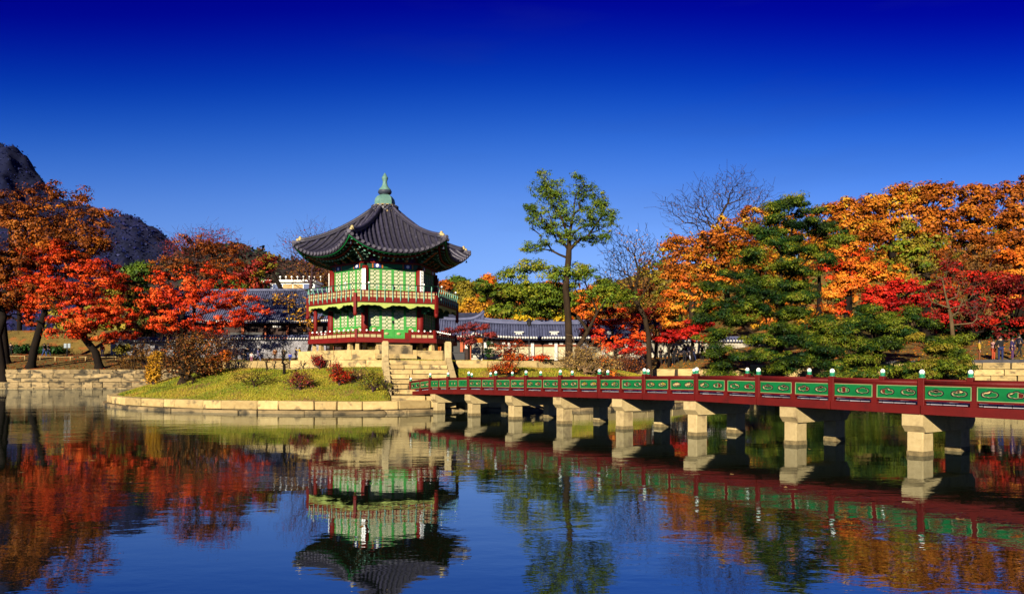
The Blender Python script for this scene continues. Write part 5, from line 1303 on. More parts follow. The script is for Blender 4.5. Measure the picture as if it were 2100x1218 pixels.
tree('oak_tree', 'dark leaning oak whose forked trunk stands on the left bank wall', 83.4, (63, 752), [(70, 715), (80, 680, 0), (92, 640), (100, 590)],
     [(40, 600, 45, 35), (15, 640, 25, 30), (90, 560, 60, 40, 3), (60, 660, 28, 14)], 'rust', 60, 60, .32, r0=.40, bark='bark_dark', crad=1.1, extra=('redorange', .4))
tree('oak_tree', 'small oak with a dark trunk leaning over the lowest ledge, left edge', 81.0, (9, 768), [(2, 730), (-4, 690), (8, 650), (-8, 600)], [(-15, 600, 40, 50), (12, 520, 30, 40, 4), (5, 440, 25, 40, 5)], 'rust', 46, 60, .34, r0=.36, bark='bark_dark', crad=1.2, zbase=.85)
tree('red_maple_tree', 'wide flame red maple leaning on the left bank wall', 84, (205, 756), [(196, 722), (178, 700), (160, 670), (165, 630), (170, 580)],
     [(120, 530, 55, 30), (185, 545, 50, 28, -1), (70, 575, 40, 35), (110, 600, 60, 38, -2), (195, 600, 60, 35), (235, 570, 28, 25), (55, 630, 22, 30, -1), (160, 650, 60, 32, -3), (235, 650, 45, 28, -1), (140, 685, 45, 14, -2), (215, 690, 45, 16, -1), (268, 680, 20, 18), (60, 510, 20, 14, 1), (120, 498, 20, 10)],
     'flame', 400, 74, .27, r0=.40, bark='bark_dark', crad=1.05, flat=.42, lift=.05, extra=('redorange', .25))
tree('red_maple_tree', 'orange red maple with bare tips, between the red maple and the palace hall', 86, (372, 745), [(370, 700), (375, 640), (385, 560), (390, 520)],
     [(330, 555, 42, 35), (400, 545, 60, 35, 1), (460, 560, 50, 35), (320, 610, 45, 35, -1), (400, 610, 65, 38, -2), (480, 620, 50, 30), (350, 665, 55, 25, -2), (430, 670, 60, 22, -1), (505, 650, 35, 18), (410, 505, 55, 28), (470, 520, 30, 25), (532, 640, 18, 12)],
     'flame', 400, 66, .28, r0=.34, bark='bark_dark', crad=1.05, flat=.42, lift=.05, extra=('rust', .34, 0, .55))
tree('bare_tree', 'fine purple twigs fanning above the orange red maple', 88, (395, 735), [(398, 640), (400, 560), (405, 520)], [(400, 500, 60, 30), (440, 490, 50, 28), (365, 505, 35, 25), (490, 515, 30, 22)],
     'maroon', 420, 7, .20, r0=.22, bark='twig', bf=.25, tip=.012, first=.6, sub=3, crad=.9)
tree('bare_tree', 'purple grey bare tree rising behind the roof, left of the pavilion', 97, (632, 735), [(634, 660), (636, 600), (640, 560)], [(600, 500, 38, 35), (650, 490, 48, 35), (690, 490, 30, 30, 2), (630, 540, 50, 40), (672, 560, 30, 40), (600, 555, 25, 25)],
     'maroon', 520, 1.2, .20, r0=.28, bark='twig', bf=.25, tip=.013, first=.4, sub=3, crad=.9)
tree('young_tree', 'dark twiggy tree with a few yellow leaves touching the pavilion balcony', 88, (628, 735), [(640, 690), (645, 650), (620, 620)], [(600, 620, 40, 22), (640, 640, 25, 30), (612, 650, 28, 15), (635, 670, 18, 18), (560, 612, 25, 12), (650, 690, 12, 10)],
     'gold', 120, 5, .30, r0=.20, bark='bark_dark', bf=.3, tip=.03, crad=.6)
tree('red_maple_tree', 'dark red and purple crown showing behind the white modern building', 150, (580, 640), [(580, 600), (560, 560)], [(545, 540, 36, 22), (500, 560, 40, 20), (520, 575, 35, 16)], 'dark_red', 60, 50, .6, r0=.5, bark='bark_dark', crad=2.2, extra=('olive', .3), zbase=12)
for i, (x, y, rx, ry, D_, lf, lab) in enumerate([
    (278, 560, 32, 26, 190, 'green', 'dark green tree below the second mountain, left of the orange maple'), (520, 590, 40, 22, 170, 'green', 'green tree crown just left of the white modern building'),
    (470, 590, 40, 25, 210, 'pine_dark', 'dark evergreen behind the orange red maple'), (240, 600, 40, 30, 180, 'olive', 'olive tree behind the flame red maple'),
    (640, 565, 60, 30, 200, 'brown', 'brown hillside tree behind the left pavilion balcony'), (560, 620, 60, 20, 190, 'green', 'green hedge like tree behind the palace hall roof')]):
    tree('hillside_tree', lab, D_, (x, y + ry + 8), [(x, y)], [(x - rx * .4, y + 4, rx * .6, ry * .8), (x + rx * .35, y, rx * .6, ry * .9), (x, y - ry * .4, rx * .5, ry * .6), (x, y + ry, rx, ry * .6)], lf, 70, 46, D_ * .0042, r0=.4, bark='bark_dark', crad=D_ * .013, group='trees on the far hillside', zbase=at(0, y + ry + 8, D_).z - 1)
# ------------------------------------------------------------------ centre
tree('locust_tree', 'tall sparse green locust tree standing alone behind the bridge', 60, (1166, 738), [(1167, 700), (1165, 650), (1160, 590), (1166, 530), (1168, 480), (1176, 440, .5), (1180, 400, .5)],
     [(1112, 385, 26, 34), (1140, 400, 32, 36), (1098, 440, 26, 26, -1), (1150, 440, 35, 30), (1200, 400, 30, 38, 1), (1235, 420, 22, 34), (1215, 450, 38, 28), (1254, 450, 16, 26), (1244, 485, 18, 12), (1084, 425, 14, 16), (1120, 470, 30, 18), (1185, 360, 14, 10), (1115, 355, 12, 10),
      (1160, 485, 40, 20), (1210, 490, 40, 14, 1), (1105, 505, 36, 14), (1075, 512, 16, 8)],
     'green', 640, 32, .155, r0=.30, bark='bark', bf=.35, crad=.54, first=.5, tip=.012, extra=('mid_green', .25), flat=.6, seg=.6, jit=.14, shell=.6)
tree('locust_tree', 'lower spreading boughs of green leaves on a second trunk beside the tall locust', 61, (1180, 738), [(1185, 712), (1205, 680, .5), (1225, 640, 1), (1200, 580, .5)],
     [(1090, 545, 42, 16), (1050, 565, 30, 16), (1140, 560, 40, 20, -1), (1190, 560, 40, 22), (1060, 590, 34, 20), (1110, 600, 42, 25), (1240, 600, 45, 26, 1), (1150, 600, 40, 26), (1285, 610, 22, 22, 2), (1080, 630, 45, 16, 2), (1130, 640, 40, 16, 2)],
     'mid_green', 290, 60, .20, r0=.20, bark='bark', bf=.4, crad=.85, extra=('green', .3), flat=.45, first=.5)
tree('pine_tree', 'spreading soft green pine behind the long hall roof', 96, (1080, 720), [(1085, 680), (1090, 640), (1060, 610)], [(1030, 610, 45, 25), (1090, 600, 55, 28), (1140, 620, 45, 30), (1040, 640, 40, 18), (1100, 640, 60, 20), (1000, 590, 30, 18)],
     'pine', 110, 90, .5, r0=.4, bark='bark_dark', crad=1.5, flat=.4, extra=('mid_green', .5))
tree('ginkgo_tree', 'small bright yellow tree over the long hall roof', 90, (1070, 700), [(1070, 670)], [(1068, 648, 12, 12), (1085, 655, 14, 6), (1060, 640, 6, 8)], 'yellow', 20, 60, .34, r0=.15, crad=.7)
tree('ginkgo_tree', 'yellow sprig just left of the tall locust trunk', 88, (1150, 700), [(1150, 670)], [(1148, 652, 14, 8), (1140, 643, 8, 6)], 'yellow', 14, 60, .34, r0=.15, crad=.6)
for i, (x, y, rx, ry, D_, lf, lab) in enumerate([
    (905, 590, 22, 16, 190, 'oak', 'orange hillside tree just right of the pavilion balcony'), (950, 600, 26, 24, 180, 'olive', 'olive hillside tree between two orange ones'), (985, 590, 24, 22, 185, 'green', 'dark green hillside pine right of the olive tree'),
    (1000, 578, 16, 14, 200, 'orange', 'small orange hillside tree on the skyline'), (935, 580, 24, 12, 215, 'green', 'dark green skyline tree right of the pavilion'), (970, 630, 34, 20, 140, 'gold', 'golden tree above the gate hall roof'),
    (925, 650, 24, 14, 130, 'gold', 'small golden tree low beside the pavilion'), (1020, 640, 26, 18, 150, 'mid_green', 'yellow green tree above the long hall'), (1130, 600, 40, 30, 130, 'oak', 'orange tree seen through the locust boughs'),
    (1200, 620, 40, 36, 110, 'orange', 'orange tree directly behind the locust trunk'), (905, 625, 20, 16, 160, 'olive', 'mottled green and orange tree beside the pavilion'), (1240, 590, 30, 30, 125, 'mid_green', 'green tree behind the curved bare tree'), (1335, 585, 44, 40, 118, 'olive', 'olive brown tree filling the slope behind the curved bare tree')]):
    tree('hillside_tree', lab, D_, (x, y + ry + 10), [(x, y)], [(x - rx * .4, y + 4, rx * .6, ry * .8), (x + rx * .35, y, rx * .6, ry * .9), (x, y - ry * .4, rx * .5, ry * .6), (x, y + ry * .9, rx, ry * .6)], lf, 70, 46, D_ * .0042, r0=.4, bark='bark_dark', crad=D_ * .012, group='trees on the far hillside', zbase=at(0, y + ry + 10, D_).z - 1)
tree('bare_tree', 'curved dark bare tree with a few yellow leaves, right of the locust', 66, (1334, 738), [(1330, 690), (1322, 650), (1300, 610), (1310, 560), (1300, 520)],
     [(1270, 520, 42, 35), (1310, 510, 38, 38), (1345, 540, 25, 30), (1250, 555, 25, 25), (1300, 560, 50, 30), (1260, 480, 25, 15), (1240, 590, 18, 20)],
     'gold', 420, .7, .20, r0=.24, bark='bark', bf=.28, tip=.017, sub=3, crad=.7, jit=.16)
tree('bare_tree', 'very tall bare tree reaching above the orange wood', 92, (1500, 700), [(1490, 600), (1480, 520), (1470, 460), (1490, 420)],
     [(1410, 430, 45, 38), (1450, 410, 45, 50), (1500, 390, 48, 55, 1), (1540, 410, 35, 40), (1380, 425, 30, 20), (1520, 450, 45, 40), (1450, 480, 50, 40), (1570, 400, 20, 25)],
     'brown', 640, .8, .20, r0=.36, bark='bark', bf=.22, tip=.017, sub=3.5, crad=.9, jit=.14, zbase=8)
# orange and red wood between locust and pine
tree('oak_tree', 'golden orange oak below the tall bare tree', 88, (1420, 700), [(1420, 620), (1425, 560)], [(1390, 510, 35, 35), (1440, 510, 40, 40), (1490, 490, 35, 50, 2), (1400, 560, 50, 30), (1470, 560, 50, 35), (1530, 460, 30, 45, 3), (1540, 530, 40, 40, 3)], 'oak', 200, 70, .36, r0=.4, crad=1.3, extra=('gold', .15))
tree('maple_tree', 'bright orange maple left of the big pine', 74, (1420, 725), [(1420, 690), (1425, 640)], [(1390, 610, 35, 18), (1440, 600, 45, 22), (1410, 580, 40, 14), (1370, 640, 35, 20), (1450, 640, 30, 20), (1480, 575, 30, 18), (1400, 665, 35, 12)], 'orange', 110, 66, .30, r0=.16, crad=.95, flat=.4, bark='bark_dark', extra=('olive', .2))
tree('maple_tree', 'dusky brown and red tree behind the bare curved trunk', 80, (1345, 725), [(1345, 690), (1340, 640)], [(1300, 640, 40, 25), (1350, 640, 40, 30), (1360, 680, 40, 22), (1290, 600, 30, 20), (1330, 590, 30, 20)], 'brown', 110, 50, .32, r0=.16, crad=1.1, bark='bark_dark', extra=('dark_red', .4))
tree('red_maple_tree', 'low spreading scarlet maple behind the bridge, right of the locust trunk', 68, (1265, 742), [(1262, 715), (1258, 690)], [(1220, 665, 40, 16), (1270, 660, 45, 18), (1300, 690, 40, 18), (1230, 690, 40, 14), (1200, 680, 20, 10), (1270, 710, 45, 15, -1), (1310, 715, 25, 12), (1250, 640, 35, 10)], 'flame', 130, 60, .24, r0=.2, crad=.8, flat=.4, bark='bark_dark', extra=('crimson', .35))
tree('red_maple_tree', 'vivid crimson maple over the strollers beside the big pine', 72, (1372, 736), [(1372, 715), (1380, 690)], [(1380, 688, 28, 12), (1410, 680, 30, 12), (1430, 665, 30, 12), (1360, 697, 16, 6), (1440, 692, 22, 8)], 'crimson', 70, 70, .26, r0=.13, crad=.8, flat=.4, bark='bark_dark')
# pines
tree('pine_tree', 'giant layered green pine, the tallest evergreen behind the bridge', 58, (1600, 765), [(1598, 700), (1605, 620), (1600, 540), (1610, 470), (1622, 415)],
     [(1620, 410, 38, 7), (1600, 425, 42, 7, -1), (1655, 428, 36, 7), (1575, 448, 34, 7, -1), (1640, 452, 50, 8), (1560, 468, 36, 6), (1690, 470, 36, 8, 1), (1610, 485, 44, 7, -1), (1715, 492, 32, 7), (1560, 515, 42, 7, -1), (1530, 528, 34, 6), (1640, 510, 50, 8), (1700, 528, 30, 8),
      (1600, 540, 46, 7, -1), (1650, 560, 44, 7), (1500, 562, 44, 8), (1550, 575, 46, 8, -1), (1620, 580, 40, 8, -2), (1470, 590, 36, 8), (1520, 605, 46, 8, -1), (1590, 610, 62, 9, -2), (1660, 605, 40, 9, -1), (1480, 628, 44, 8), (1550, 634, 52, 8, -2), (1640, 640, 60, 9, -2), (1450, 648, 34, 7),
      (1500, 660, 52, 8, -1), (1590, 668, 60, 9, -3), (1680, 660, 40, 9, -1), (1460, 685, 44, 8), (1540, 695, 58, 9, -2), (1640, 700, 50, 9, -3), (1560, 725, 60, 9, -3), (1480, 722, 36, 6, -1), (1640, 735, 50, 9, -3), (1500, 750, 44, 8, -2), (1590, 758, 52, 8, -3), (1480, 770, 40, 6, -2), (1680, 690, 34, 8, -2)],
     'pine', 1180, 150, .19, r0=.36, bark='bark', bf=.45, crad=.80, flat=.46, lift=-.02, first=.12, needle=True, aspect=.38, extra=('pine_dark', .34), shell=.8)
tree('pine_tree', 'broad green pine with low boughs right of the giant pine', 55, (1790, 765), [(1795, 720), (1790, 680), (1800, 645)],
     [(1780, 640, 36, 8), (1750, 655, 36, 8, -1), (1830, 655, 36, 8), (1870, 645, 20, 10), (1800, 672, 50, 8, -1), (1720, 672, 40, 9, -1), (1860, 680, 44, 8), (1740, 700, 50, 9, -2), (1820, 705, 40, 8, -2), (1700, 722, 40, 8, -2), (1770, 732, 46, 8, -2), (1710, 748, 44, 8, -2), (1850, 760, 50, 8, -2), (1780, 762, 50, 8, -3), (1730, 772, 40, 5, -3), (1900, 665, 26, 7)],
     'pine', 560, 150, .185, r0=.28, bark='bark', bf=.45, crad=.76, flat=.48, lift=-.02, first=.1, needle=True, aspect=.38, extra=('pine_dark', .3), shell=.8)
tree('pine_tree', 'young pine leaning out over the far right bank wall', 52, (1930, 750), [(1935, 728), (1940, 700)],
     [(1940, 695, 34, 8), (1968, 702, 22, 7), (1920, 715, 34, 8, -1), (1975, 722, 30, 8), (1935, 740, 50, 8, -1), (1970, 742, 22, 7), (1900, 755, 40, 8, -2), (1960, 762, 40, 8, -2), (1890, 772, 36, 6, -2), (1895, 700, 26, 7)],
     'pine', 300, 150, .18, r0=.18, bark='bark', bf=.45, crad=.68, flat=.48, lift=-.02, first=.1, needle=True, aspect=.38, extra=('olive', .16), shell=.8)
# wood on the right
ROAK = [((1740, 470), [(1730, 425, 36, 20), (1770, 430, 40, 28), (1720, 450, 30, 25), (1760, 475, 50, 25), (1720, 500, 30, 20)], 'oak', ('gold', .18), 'golden orange oak at the left end of the right hand wood'),
        ((1830, 470), [(1810, 425, 34, 26), (1850, 405, 36, 28), (1830, 460, 50, 28), (1800, 480, 30, 20)], 'oak', ('gold', .25), 'orange oak with a yellow crown, second from the left in the right hand wood'),
        ((1900, 470), [(1910, 390, 34, 20), (1940, 395, 30, 20), (1890, 420, 36, 28), (1930, 440, 50, 30), (1890, 470, 40, 20)], 'oak', ('rust', .5), 'tall orange brown oak at the middle of the right hand skyline'),
        ((2000, 480), [(1990, 400, 34, 22), (2030, 405, 30, 22), (1980, 440, 46, 30), (2030, 450, 40, 30), (2000, 490, 50, 20)], 'rust', ('oak', .5), 'rust brown oak, second from the right edge of the skyline'),
        ((2090, 480), [(2075, 395, 24, 26), (2110, 385, 30, 28), (2080, 440, 40, 34), (2100, 500, 40, 34), (2060, 490, 26, 22)], 'rust', ('oak', .35), 'rust brown oak at the right edge of the skyline')]
for (x, y), bl_, lf, ex, lab in ROAK:
    tree('oak_tree', lab, 84, (x, 700), [(x, 640), (x, 560), (x, y)], bl_ + [(x, 540, 45, 30, 2)], lf, 190, 70, .36, r0=.45, crad=1.3, extra=ex, bark='bark_dark', zbase=5, group='oaks of the right hand wood')
tree('oak_tree', 'orange oak filling the gap above the right edge of the giant pine', 92, (1680, 700), [(1680, 600), (1680, 500)], [(1690, 440, 30, 22), (1560, 440, 30, 22), (1600, 470, 50, 30), (1670, 500, 50, 40), (1560, 540, 50, 40), (1620, 560, 60, 40), (1510, 560, 40, 40), (1600, 640, 80, 40)], 'oak', 210, 60, .42, r0=.4, crad=1.6, extra=('gold', .4), bark='bark_dark')
tree('maple_tree', 'blazing orange maple in the middle of the right hand wood', 72, (1735, 720), [(1735, 660), (1740, 600)], [(1740, 510, 36, 20), (1715, 545, 34, 22), (1770, 545, 40, 22), (1800, 560, 40, 16), (1740, 580, 50, 22), (1710, 610, 30, 22), (1840, 555, 20, 12), (1720, 640, 30, 16)], 'orange', 150, 76, .30, r0=.3, crad=.95, flat=.45, bark='bark_dark', extra=('flame', .25))
tree('oak_tree', 'yellow green tree among orange oaks in the right hand wood', 76, (1875, 700), [(1872, 620), (1870, 560)], [(1850, 500, 30, 24), (1890, 500, 40, 24), (1870, 530, 50, 26), (1910, 550, 30, 22), (1840, 560, 26, 22), (1860, 465, 24, 16), (1880, 580, 40, 20)], 'olive', 130, 62, .32, r0=.26, crad=1.1, bark='bark_tan', extra=('mid_green', .35))
tree('red_maple_tree', 'pure crimson maple above the broad green pine', 64, (1835, 740), [(1835, 690), (1835, 640)], [(1800, 600, 30, 16), (1850, 590, 36, 18), (1820, 620, 50, 16), (1870, 620, 40, 18), (1790, 625, 24, 12), (1860, 640, 36, 12, -1)], 'crimson', 120, 80, .26, r0=.26, crad=.85, flat=.4, bark='bark_dark')
tree('red_maple_tree', 'wide dark red maple over the far right bank', 66, (1990, 740), [(1990, 700), (1990, 640)], [(1920, 600, 40, 26), (1970, 580, 50, 26), (2040, 580, 50, 28), (1960, 630, 60, 22), (2050, 630, 55, 24), (1920, 650, 30, 20), (2000, 660, 60, 16), (2090, 600, 30, 40), (2100, 660, 30, 20), (1950, 550, 36, 16)], 'dark_red', 210, 66, .28, r0=.3, crad=1.0, flat=.45, bark='bark_dark', extra=('crimson', .25))
tree('maple_tree', 'brown tree with bare patches between the dark red maple and the oaks', 78, (2000, 700), [(2000, 640), (2000, 560)], [(1960, 530, 40, 22), (2010, 520, 40, 24), (2050, 540, 36, 24), (1990, 560, 50, 20)], 'brown', 100, 30, .3, r0=.25, crad=1.0, bark='twig', extra=('rust', .4))
tree('maple_tree', 'small bright orange tree near the right edge', 70, (2075, 720), [(2075, 650), (2075, 560)], [(2060, 520, 24, 20), (2090, 530, 24, 26), (2080, 560, 26, 12), (2078, 612, 10, 10, -4)], 'orange', 60, 60, .28, r0=.15, crad=.8, bark='bark_dark')
tree('bare_tree', 'slender pale trunked bare tree before the dark red maple', 57, (1958, 742), [(1955, 700), (1950, 650), (1938, 600), (1932, 570)], [(1915, 560, 24, 22), (1955, 550, 26, 26), (2000, 600, 36, 30), (1970, 580, 26, 22), (1905, 610, 22, 24), (2010, 640, 30, 16)], None, 160, 0, 0, r0=.15, bark='bark_tan', bf=.2, tip=.008, sub=2.5, crad=.7)
tree('red_maple_tree', 'small maroon spreading tree before the gate hall', 74, (962, 742), [(962, 725), (960, 700)], [(930, 680, 30, 8), (965, 672, 36, 9), (1000, 685, 24, 8), (945, 692, 30, 7), (985, 668, 20, 6), (915, 685, 16, 6), (960, 702, 22, 6)], 'maroon', 95, 44, .20, r0=.12, crad=.6, flat=.5, bark='bark_dark')
tree('conifer_sapling', 'dark tiered little conifer before the cream wall', 70, (1003, 742), [(1003, 700)], [(1003, 705, 8, 6), (1003, 718, 12, 4), (1003, 728, 10, 3)], 'pine_dark', 26, 36, .16, r0=.08, crad=.35, bark='bark_dark', first=.1)
# fill of the wood behind: far trees, one mass
rngf = np.random.default_rng(77); Cf = []
for k in range(420):
    Dk = rngf.uniform(118, 210); X = rngf.uniform(-.10, .78) * Dk; z = ground_at(X, Dk); h = rngf.uniform(4, 8)
    for q in range(6): Cf.append((X + rngf.normal() * 2.0, Dk + rngf.normal() * 2.0, z + h * rngf.uniform(.3, 1.0)))
Cf = np.array(Cf); sel = rngf.integers(0, 4, len(Cf))
for q, nm in enumerate(('oak', 'rust', 'green', 'olive')):
    s_ = sel == q; o = link('far_wood', leaves_mesh('far_wood', Cf[s_], np.full(s_.sum(), 1.7), 13, 1.0, LM[nm], rngf, .7)); tag(o, kind='stuff')
Cf = []
for k in range(260):
    Dk = rngf.uniform(125, 230); X = rngf.uniform(-.62, -.10) * Dk; z = ground_at(X, Dk); h = rngf.uniform(4, 7)
    for q in range(5): Cf.append((X + rngf.normal() * 2.0, Dk + rngf.normal() * 2.0, z + h * rngf.uniform(.2, 1.0)))
o = link('far_wood', leaves_mesh('far_wood', np.array(Cf), np.full(len(Cf), 1.8), 15, .95, LM['olive'], rngf, .7)); tag(o, kind='stuff')

# ------------------------------------------------------------------ shrubs
def shrub(label, D, base, blobs, leaf, ncl, nleaf, size, stems='twig', crad=.3, tip=.006, r0=.05, extra=None, name='shrub', sub=1.5, flat=.8, group='shrubs on the island', z=None, bf=.15):
    x, y = base
    if z is None:                       # the shrub stands where its foot meets the turf
        for Dq in np.arange(30.3, 60, .1):
            if math.hypot(bx(x, Dq) - ISL[0], Dq - ISL[1]) < 17.5 and HY + (CH - isl_z(bx(x, Dq), Dq)) * F / Dq <= y: D = float(Dq); break
    return tree(name, label, D, base, [(x, y - 4)], blobs, leaf, ncl, nleaf, size, r0=r0, bark=stems, bf=bf, crad=crad, tip=tip, extra=extra, cat='shrub', group=group, sub=sub, flat=flat, first=0, seg=.3, jit=.12, lift=.0, zbase=z, depth=.9)
shrub('large brown twiggy bush at the left end of the island', 44, (375, 786), [(355, 740, 34, 34), (395, 730, 42, 42), (432, 742, 30, 30), (375, 702, 38, 18), (420, 700, 35, 22)], 'brown', 460, 9, .10, stems='bark', crad=.55, r0=.22, tip=.010, extra=('rust', .35))
shrub('golden yellow column of leaves at the left end of the island', 42.5, (316, 789), [(314, 758, 15, 22), (322, 732, 15, 14), (312, 775, 12, 10)], 'gold', 150, 40, .11, crad=.33, r0=.08)
shrub('grey twiggy bush behind the large brown one', 46, (450, 752), [(440, 715, 30, 25), (475, 725, 25, 20), (455, 695, 25, 14)], 'brown', 240, 2, .10, stems='twig', crad=.5, r0=.12, tip=.011)
shrub('orange leaved shrub right of the large brown bush', 40.5, (418, 772), [(405, 752, 18, 14), (425, 760, 20, 14), (440, 745, 14, 10)], 'orange', 70, 30, .12, crad=.3, extra=('gold', .3))
shrub('orange shrub in front of the lawn kerb', 40, (455, 752), [(450, 736, 14, 10), (465, 728, 12, 12)], 'orange', 40, 26, .12, crad=.3)
shrub('small bare shrub on the left slope', 36, (395, 787), [(390, 778, 12, 7)], None, 50, 0, 0, stems='bark', crad=.22, tip=.007)
shrub('wide bare brown shrub on the middle of the slope', 35.5, (522, 795), [(495, 775, 20, 12), (530, 772, 26, 14), (560, 780, 12, 8)], 'olive', 170, 1.0, .08, stems='bark', crad=.3, tip=.008)
shrub('thin sapling before the lawn kerb, left one', 37, (548, 760), [(548, 735, 10, 10)], None, 26, 0, 0, stems='bark', name='sapling', crad=.25, tip=.009)
shrub('forked dark sapling before the lawn kerb, right one', 36.6, (583, 768), [(583, 730, 12, 24), (588, 715, 8, 12)], None, 60, 0, 0, stems='bark_dark', name='sapling', crad=.25, tip=.010, r0=.07)
shrub('rounded reddish brown shrub on the slope', 34.5, (616, 800), [(605, 780, 18, 14), (628, 782, 18, 13), (615, 770, 18, 8)], 'maroon', 230, 4.5, .075, crad=.28, extra=('rust', .4))
shrub('dark red shrub against the double kerb', 36.2, (655, 757), [(655, 742, 15, 12), (645, 735, 9, 7)], 'dark_red', 130, 8, .08, crad=.25, extra=('crimson', .2))
shrub('bright red shrub below the platform', 34.3, (696, 790), [(690, 765, 18, 18), (708, 770, 14, 13), (690, 750, 10, 8)], 'redorange', 220, 9, .075, crad=.26, extra=('crimson', .4))
shrub('olive brown shrub left of the staircase', 33.4, (765, 803), [(750, 782, 16, 14), (775, 782, 18, 17), (765, 768, 14, 10), (795, 790, 8, 10)], 'olive', 280, 5, .075, crad=.28, extra=('mid_green', .3))
shrub('low dry shrub between the red and olive shrubs', 34.6, (735, 778), [(732, 765, 22, 10)], 'straw', 90, 4, .075, crad=.25)
shrub('orange red feathery shrub behind the bridge rail', 36, (1045, 775), [(1040, 750, 24, 16), (1050, 732, 16, 10), (1015, 755, 14, 10), (1068, 728, 12, 6)], 'redorange', 230, 8, .085, stems='bark_dark', crad=.3, r0=.07, extra=('orange', .3))
shrub('dark twigged tree like shrub above the orange red one', 40, (1042, 752), [(1040, 715, 24, 20), (1065, 705, 16, 14), (1020, 712, 12, 10)], 'redorange', 150, 4, .09, stems='bark_dark', crad=.35, r0=.09, tip=.010)
shrub('low red hedge like shrub along the lawn kerb', 46, (1090, 742), [(1080, 735, 22, 5), (1110, 733, 18, 4)], 'flame', 90, 22, .10, crad=.3)
shrub('tan tangle of twigs right of the locust foot', 45, (1200, 768), [(1175, 738, 34, 20), (1215, 735, 40, 26), (1250, 750, 30, 20), (1190, 722, 26, 12)], 'straw', 800, 3.2, .09, stems='twig_tan', crad=.5, r0=.12, tip=.009)
shrub('grey tan tangle of twigs at the right end of the island', 45.5, (1275, 778), [(1268, 750, 34, 20), (1300, 755, 30, 18), (1290, 738, 26, 12), (1250, 768, 24, 10)], 'rust', 700, 3.0, .09, stems='twig', crad=.5, r0=.12, tip=.009, z=1.0)
shrub('small orange shrub beside the grey tan tangle', 45, (1240, 775), [(1240, 738, 16, 9), (1255, 765, 10, 6)], 'orange', 50, 16, .10, crad=.3)
shrub('low brown bushes along the left bank wall foot', 82, (282, 770), [(270, 745, 24, 20), (250, 755, 20, 14), (290, 720, 22, 20)], 'brown', 150, 9, .2, stems='bark', crad=.7, r0=.14, tip=.014, z=.9, group='shrubs on the far bank')
shrub('clipped dark green hedge behind the left path', 97, (60, 728), [(60, 716, 36, 8), (110, 718, 30, 8), (10, 718, 30, 8)], 'pine_dark', 90, 60, .3, crad=.9, group='shrubs on the far bank', name='hedge', z=3.6)

for xx, lab in ((1960, 'dark evergreen undergrowth left of the group on the far right bank'), (2040, 'dark evergreen undergrowth directly behind the group on the far right bank'), (2095, 'dark evergreen undergrowth at the right edge behind the path')):
    shrub(lab, 68, (xx, 742), [(xx - 15, 708, 38, 18), (xx + 18, 690, 38, 24), (xx, 672, 40, 20), (xx, 728, 44, 10)], 'pine_dark', 150, 60, .28, stems='bark_dark', crad=.9, r0=.15, tip=.02, group='shrubs on the far bank', z=2.9, extra=('dark_red', .25))
for xx, yy, lf, lab in ((250, 715, 'olive', 'olive bush under the red maple, left bank'), (1480, 735, 'rust', 'rust coloured low bush at the foot of the giant pine')):
    shrub(lab, 84 if xx < 900 else 66, (xx, yy + 20), [(xx, yy, 22, 9)], lf, 40, 40, .2, stems='bark_dark', crad=.6, r0=.1, tip=.02, group='shrubs on the far bank', z=2.4)

# ------------------------------------------------------------------ grass, litter
rg = np.random.default_rng(5)
def blades(n, pos, h, w, m, name):
    k = len(pos); a = rg.random(k) * 2 * PI; lean = rg.normal(size=(k, 2)) * h * .35; hh = h * rg.uniform(.5, 1.3, k)
    dx, dy = np.cos(a) * w, np.sin(a) * w
    V = np.stack([pos + np.stack([-dx, -dy, np.zeros(k)], 1), pos + np.stack([dx, dy, np.zeros(k)], 1), pos + np.stack([lean[:, 0], lean[:, 1], hh], 1)], 1)
    o = link(name, np_mesh(name, V.reshape(-1, 3), np.arange(3 * k).reshape(-1, 3), m)); tag(o, kind='stuff'); return o
k = 70000; a = rg.uniform(math.radians(176), math.radians(368), k); r = 12.5 + 5.0 * rg.random(k)
X, Y = ISL[0] + r * np.cos(a), ISL[1] + r * np.sin(a); Z = np.array([isl_z(x, y) for x, y in zip(X, Y)]); s_ = (Z > .42) & np.array([math.hypot(x - ISL[0], y - ISL[1]) + isl_dip(x, y, 17.5) < 17.45 for x, y in zip(X, Y)])
blades(k, np.stack([X, Y, Z], 1)[s_], .07, .016, leaf_mat('grass_blades', [(.11, .18, .012), (.27, .29, .016), (.46, .38, .03), (.42, .24, .05)], nscale=.55, wide=.4, nr=(.38, .62)), 'grass')
k = 22000; a = rg.uniform(math.radians(176), math.radians(368), k); r = 6 + 6.0 * rg.random(k) ** .5
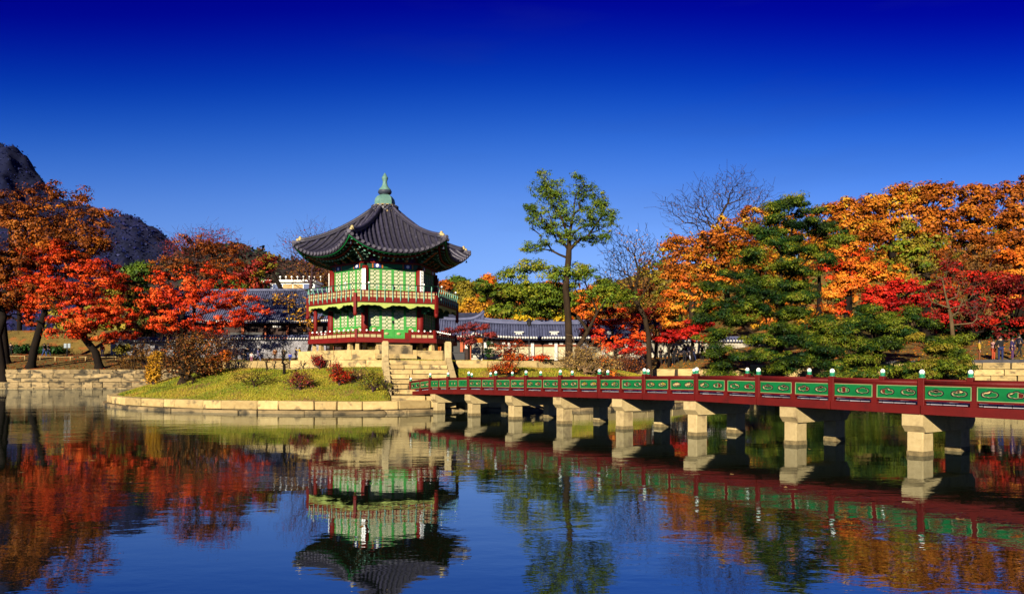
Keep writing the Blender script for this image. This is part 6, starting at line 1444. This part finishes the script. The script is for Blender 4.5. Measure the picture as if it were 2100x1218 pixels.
X, Y = ISL[0] + r * np.cos(a), ISL[1] + r * np.sin(a); Z = np.array([isl_z(x, y) for x, y in zip(X, Y)]); s_ = (Z > 1.8) & (np.hypot(X - PAV.x, Y - PAV.y) > 4.9)
blades(k, np.stack([X, Y, Z], 1)[s_], .06, .016, bpy.data.materials['grass_blades'], 'grass')
# fallen leaves on both banks and on the slope
def litter(n, fx, m, size, name='fallen_leaves'):
    Pq = fx(n); C = Pq + rg.normal(size=Pq.shape) * .001
    o = link(name, leaves_mesh(name, C, np.full(len(C), .02), 1, size, LM[m], rg, 1, .7, None, 2.5)); tag(o, kind='stuff')
def bank_pts(x0, x1, y0, y1):
    def f(n):
        X = rg.uniform(x0, x1, n); Y = rg.uniform(y0, y1, n); Pq = np.stack([X, Y], 1); d = pond_sd(Pq); ok = d > 1.4; Pq = Pq[ok]; return np.column_stack([Pq, ground_z(Pq) + .04])
    return f
litter(16000, bank_pts(-75, 0, 78, 104), 'rust', .16); litter(9000, bank_pts(-75, 0, 78, 100), 'flame', .14)
litter(16000, bank_pts(0, 50, 52, 100), 'orange', .16); litter(9000, bank_pts(0, 50, 52, 95), 'gold', .15)
k = 4200; a = rg.uniform(math.radians(180), math.radians(365), k); r = 12.6 + 4.8 * rg.random(k); X, Y = ISL[0] + r * np.cos(a), ISL[1] + r * np.sin(a)
Z = np.array([isl_z(x, y) for x, y in zip(X, Y)]); s_ = (Z > .42) & np.array([math.hypot(x - ISL[0], y - ISL[1]) + isl_dip(x, y, 17.5) < 17.45 for x, y in zip(X, Y)]); C = np.stack([X, Y, Z + .03], 1)[s_]
o = link('fallen_leaves', leaves_mesh('fallen_leaves', C, np.full(len(C), .02), 1, .09, LM['straw'], rg, 1, .7, None, 2.5)); tag(o, kind='stuff')
# a few leaves afloat
X = rg.uniform(-16, 8, 46); Y = rg.uniform(7, 27, 46); C = np.stack([X, Y, np.full(46, .006)], 1)
o = link('floating_leaves', leaves_mesh('floating_leaves', C, np.full(46, .001), 1, .11, LM['straw'], rg, 1, .7, None, 9)); tag(o, kind='stuff')
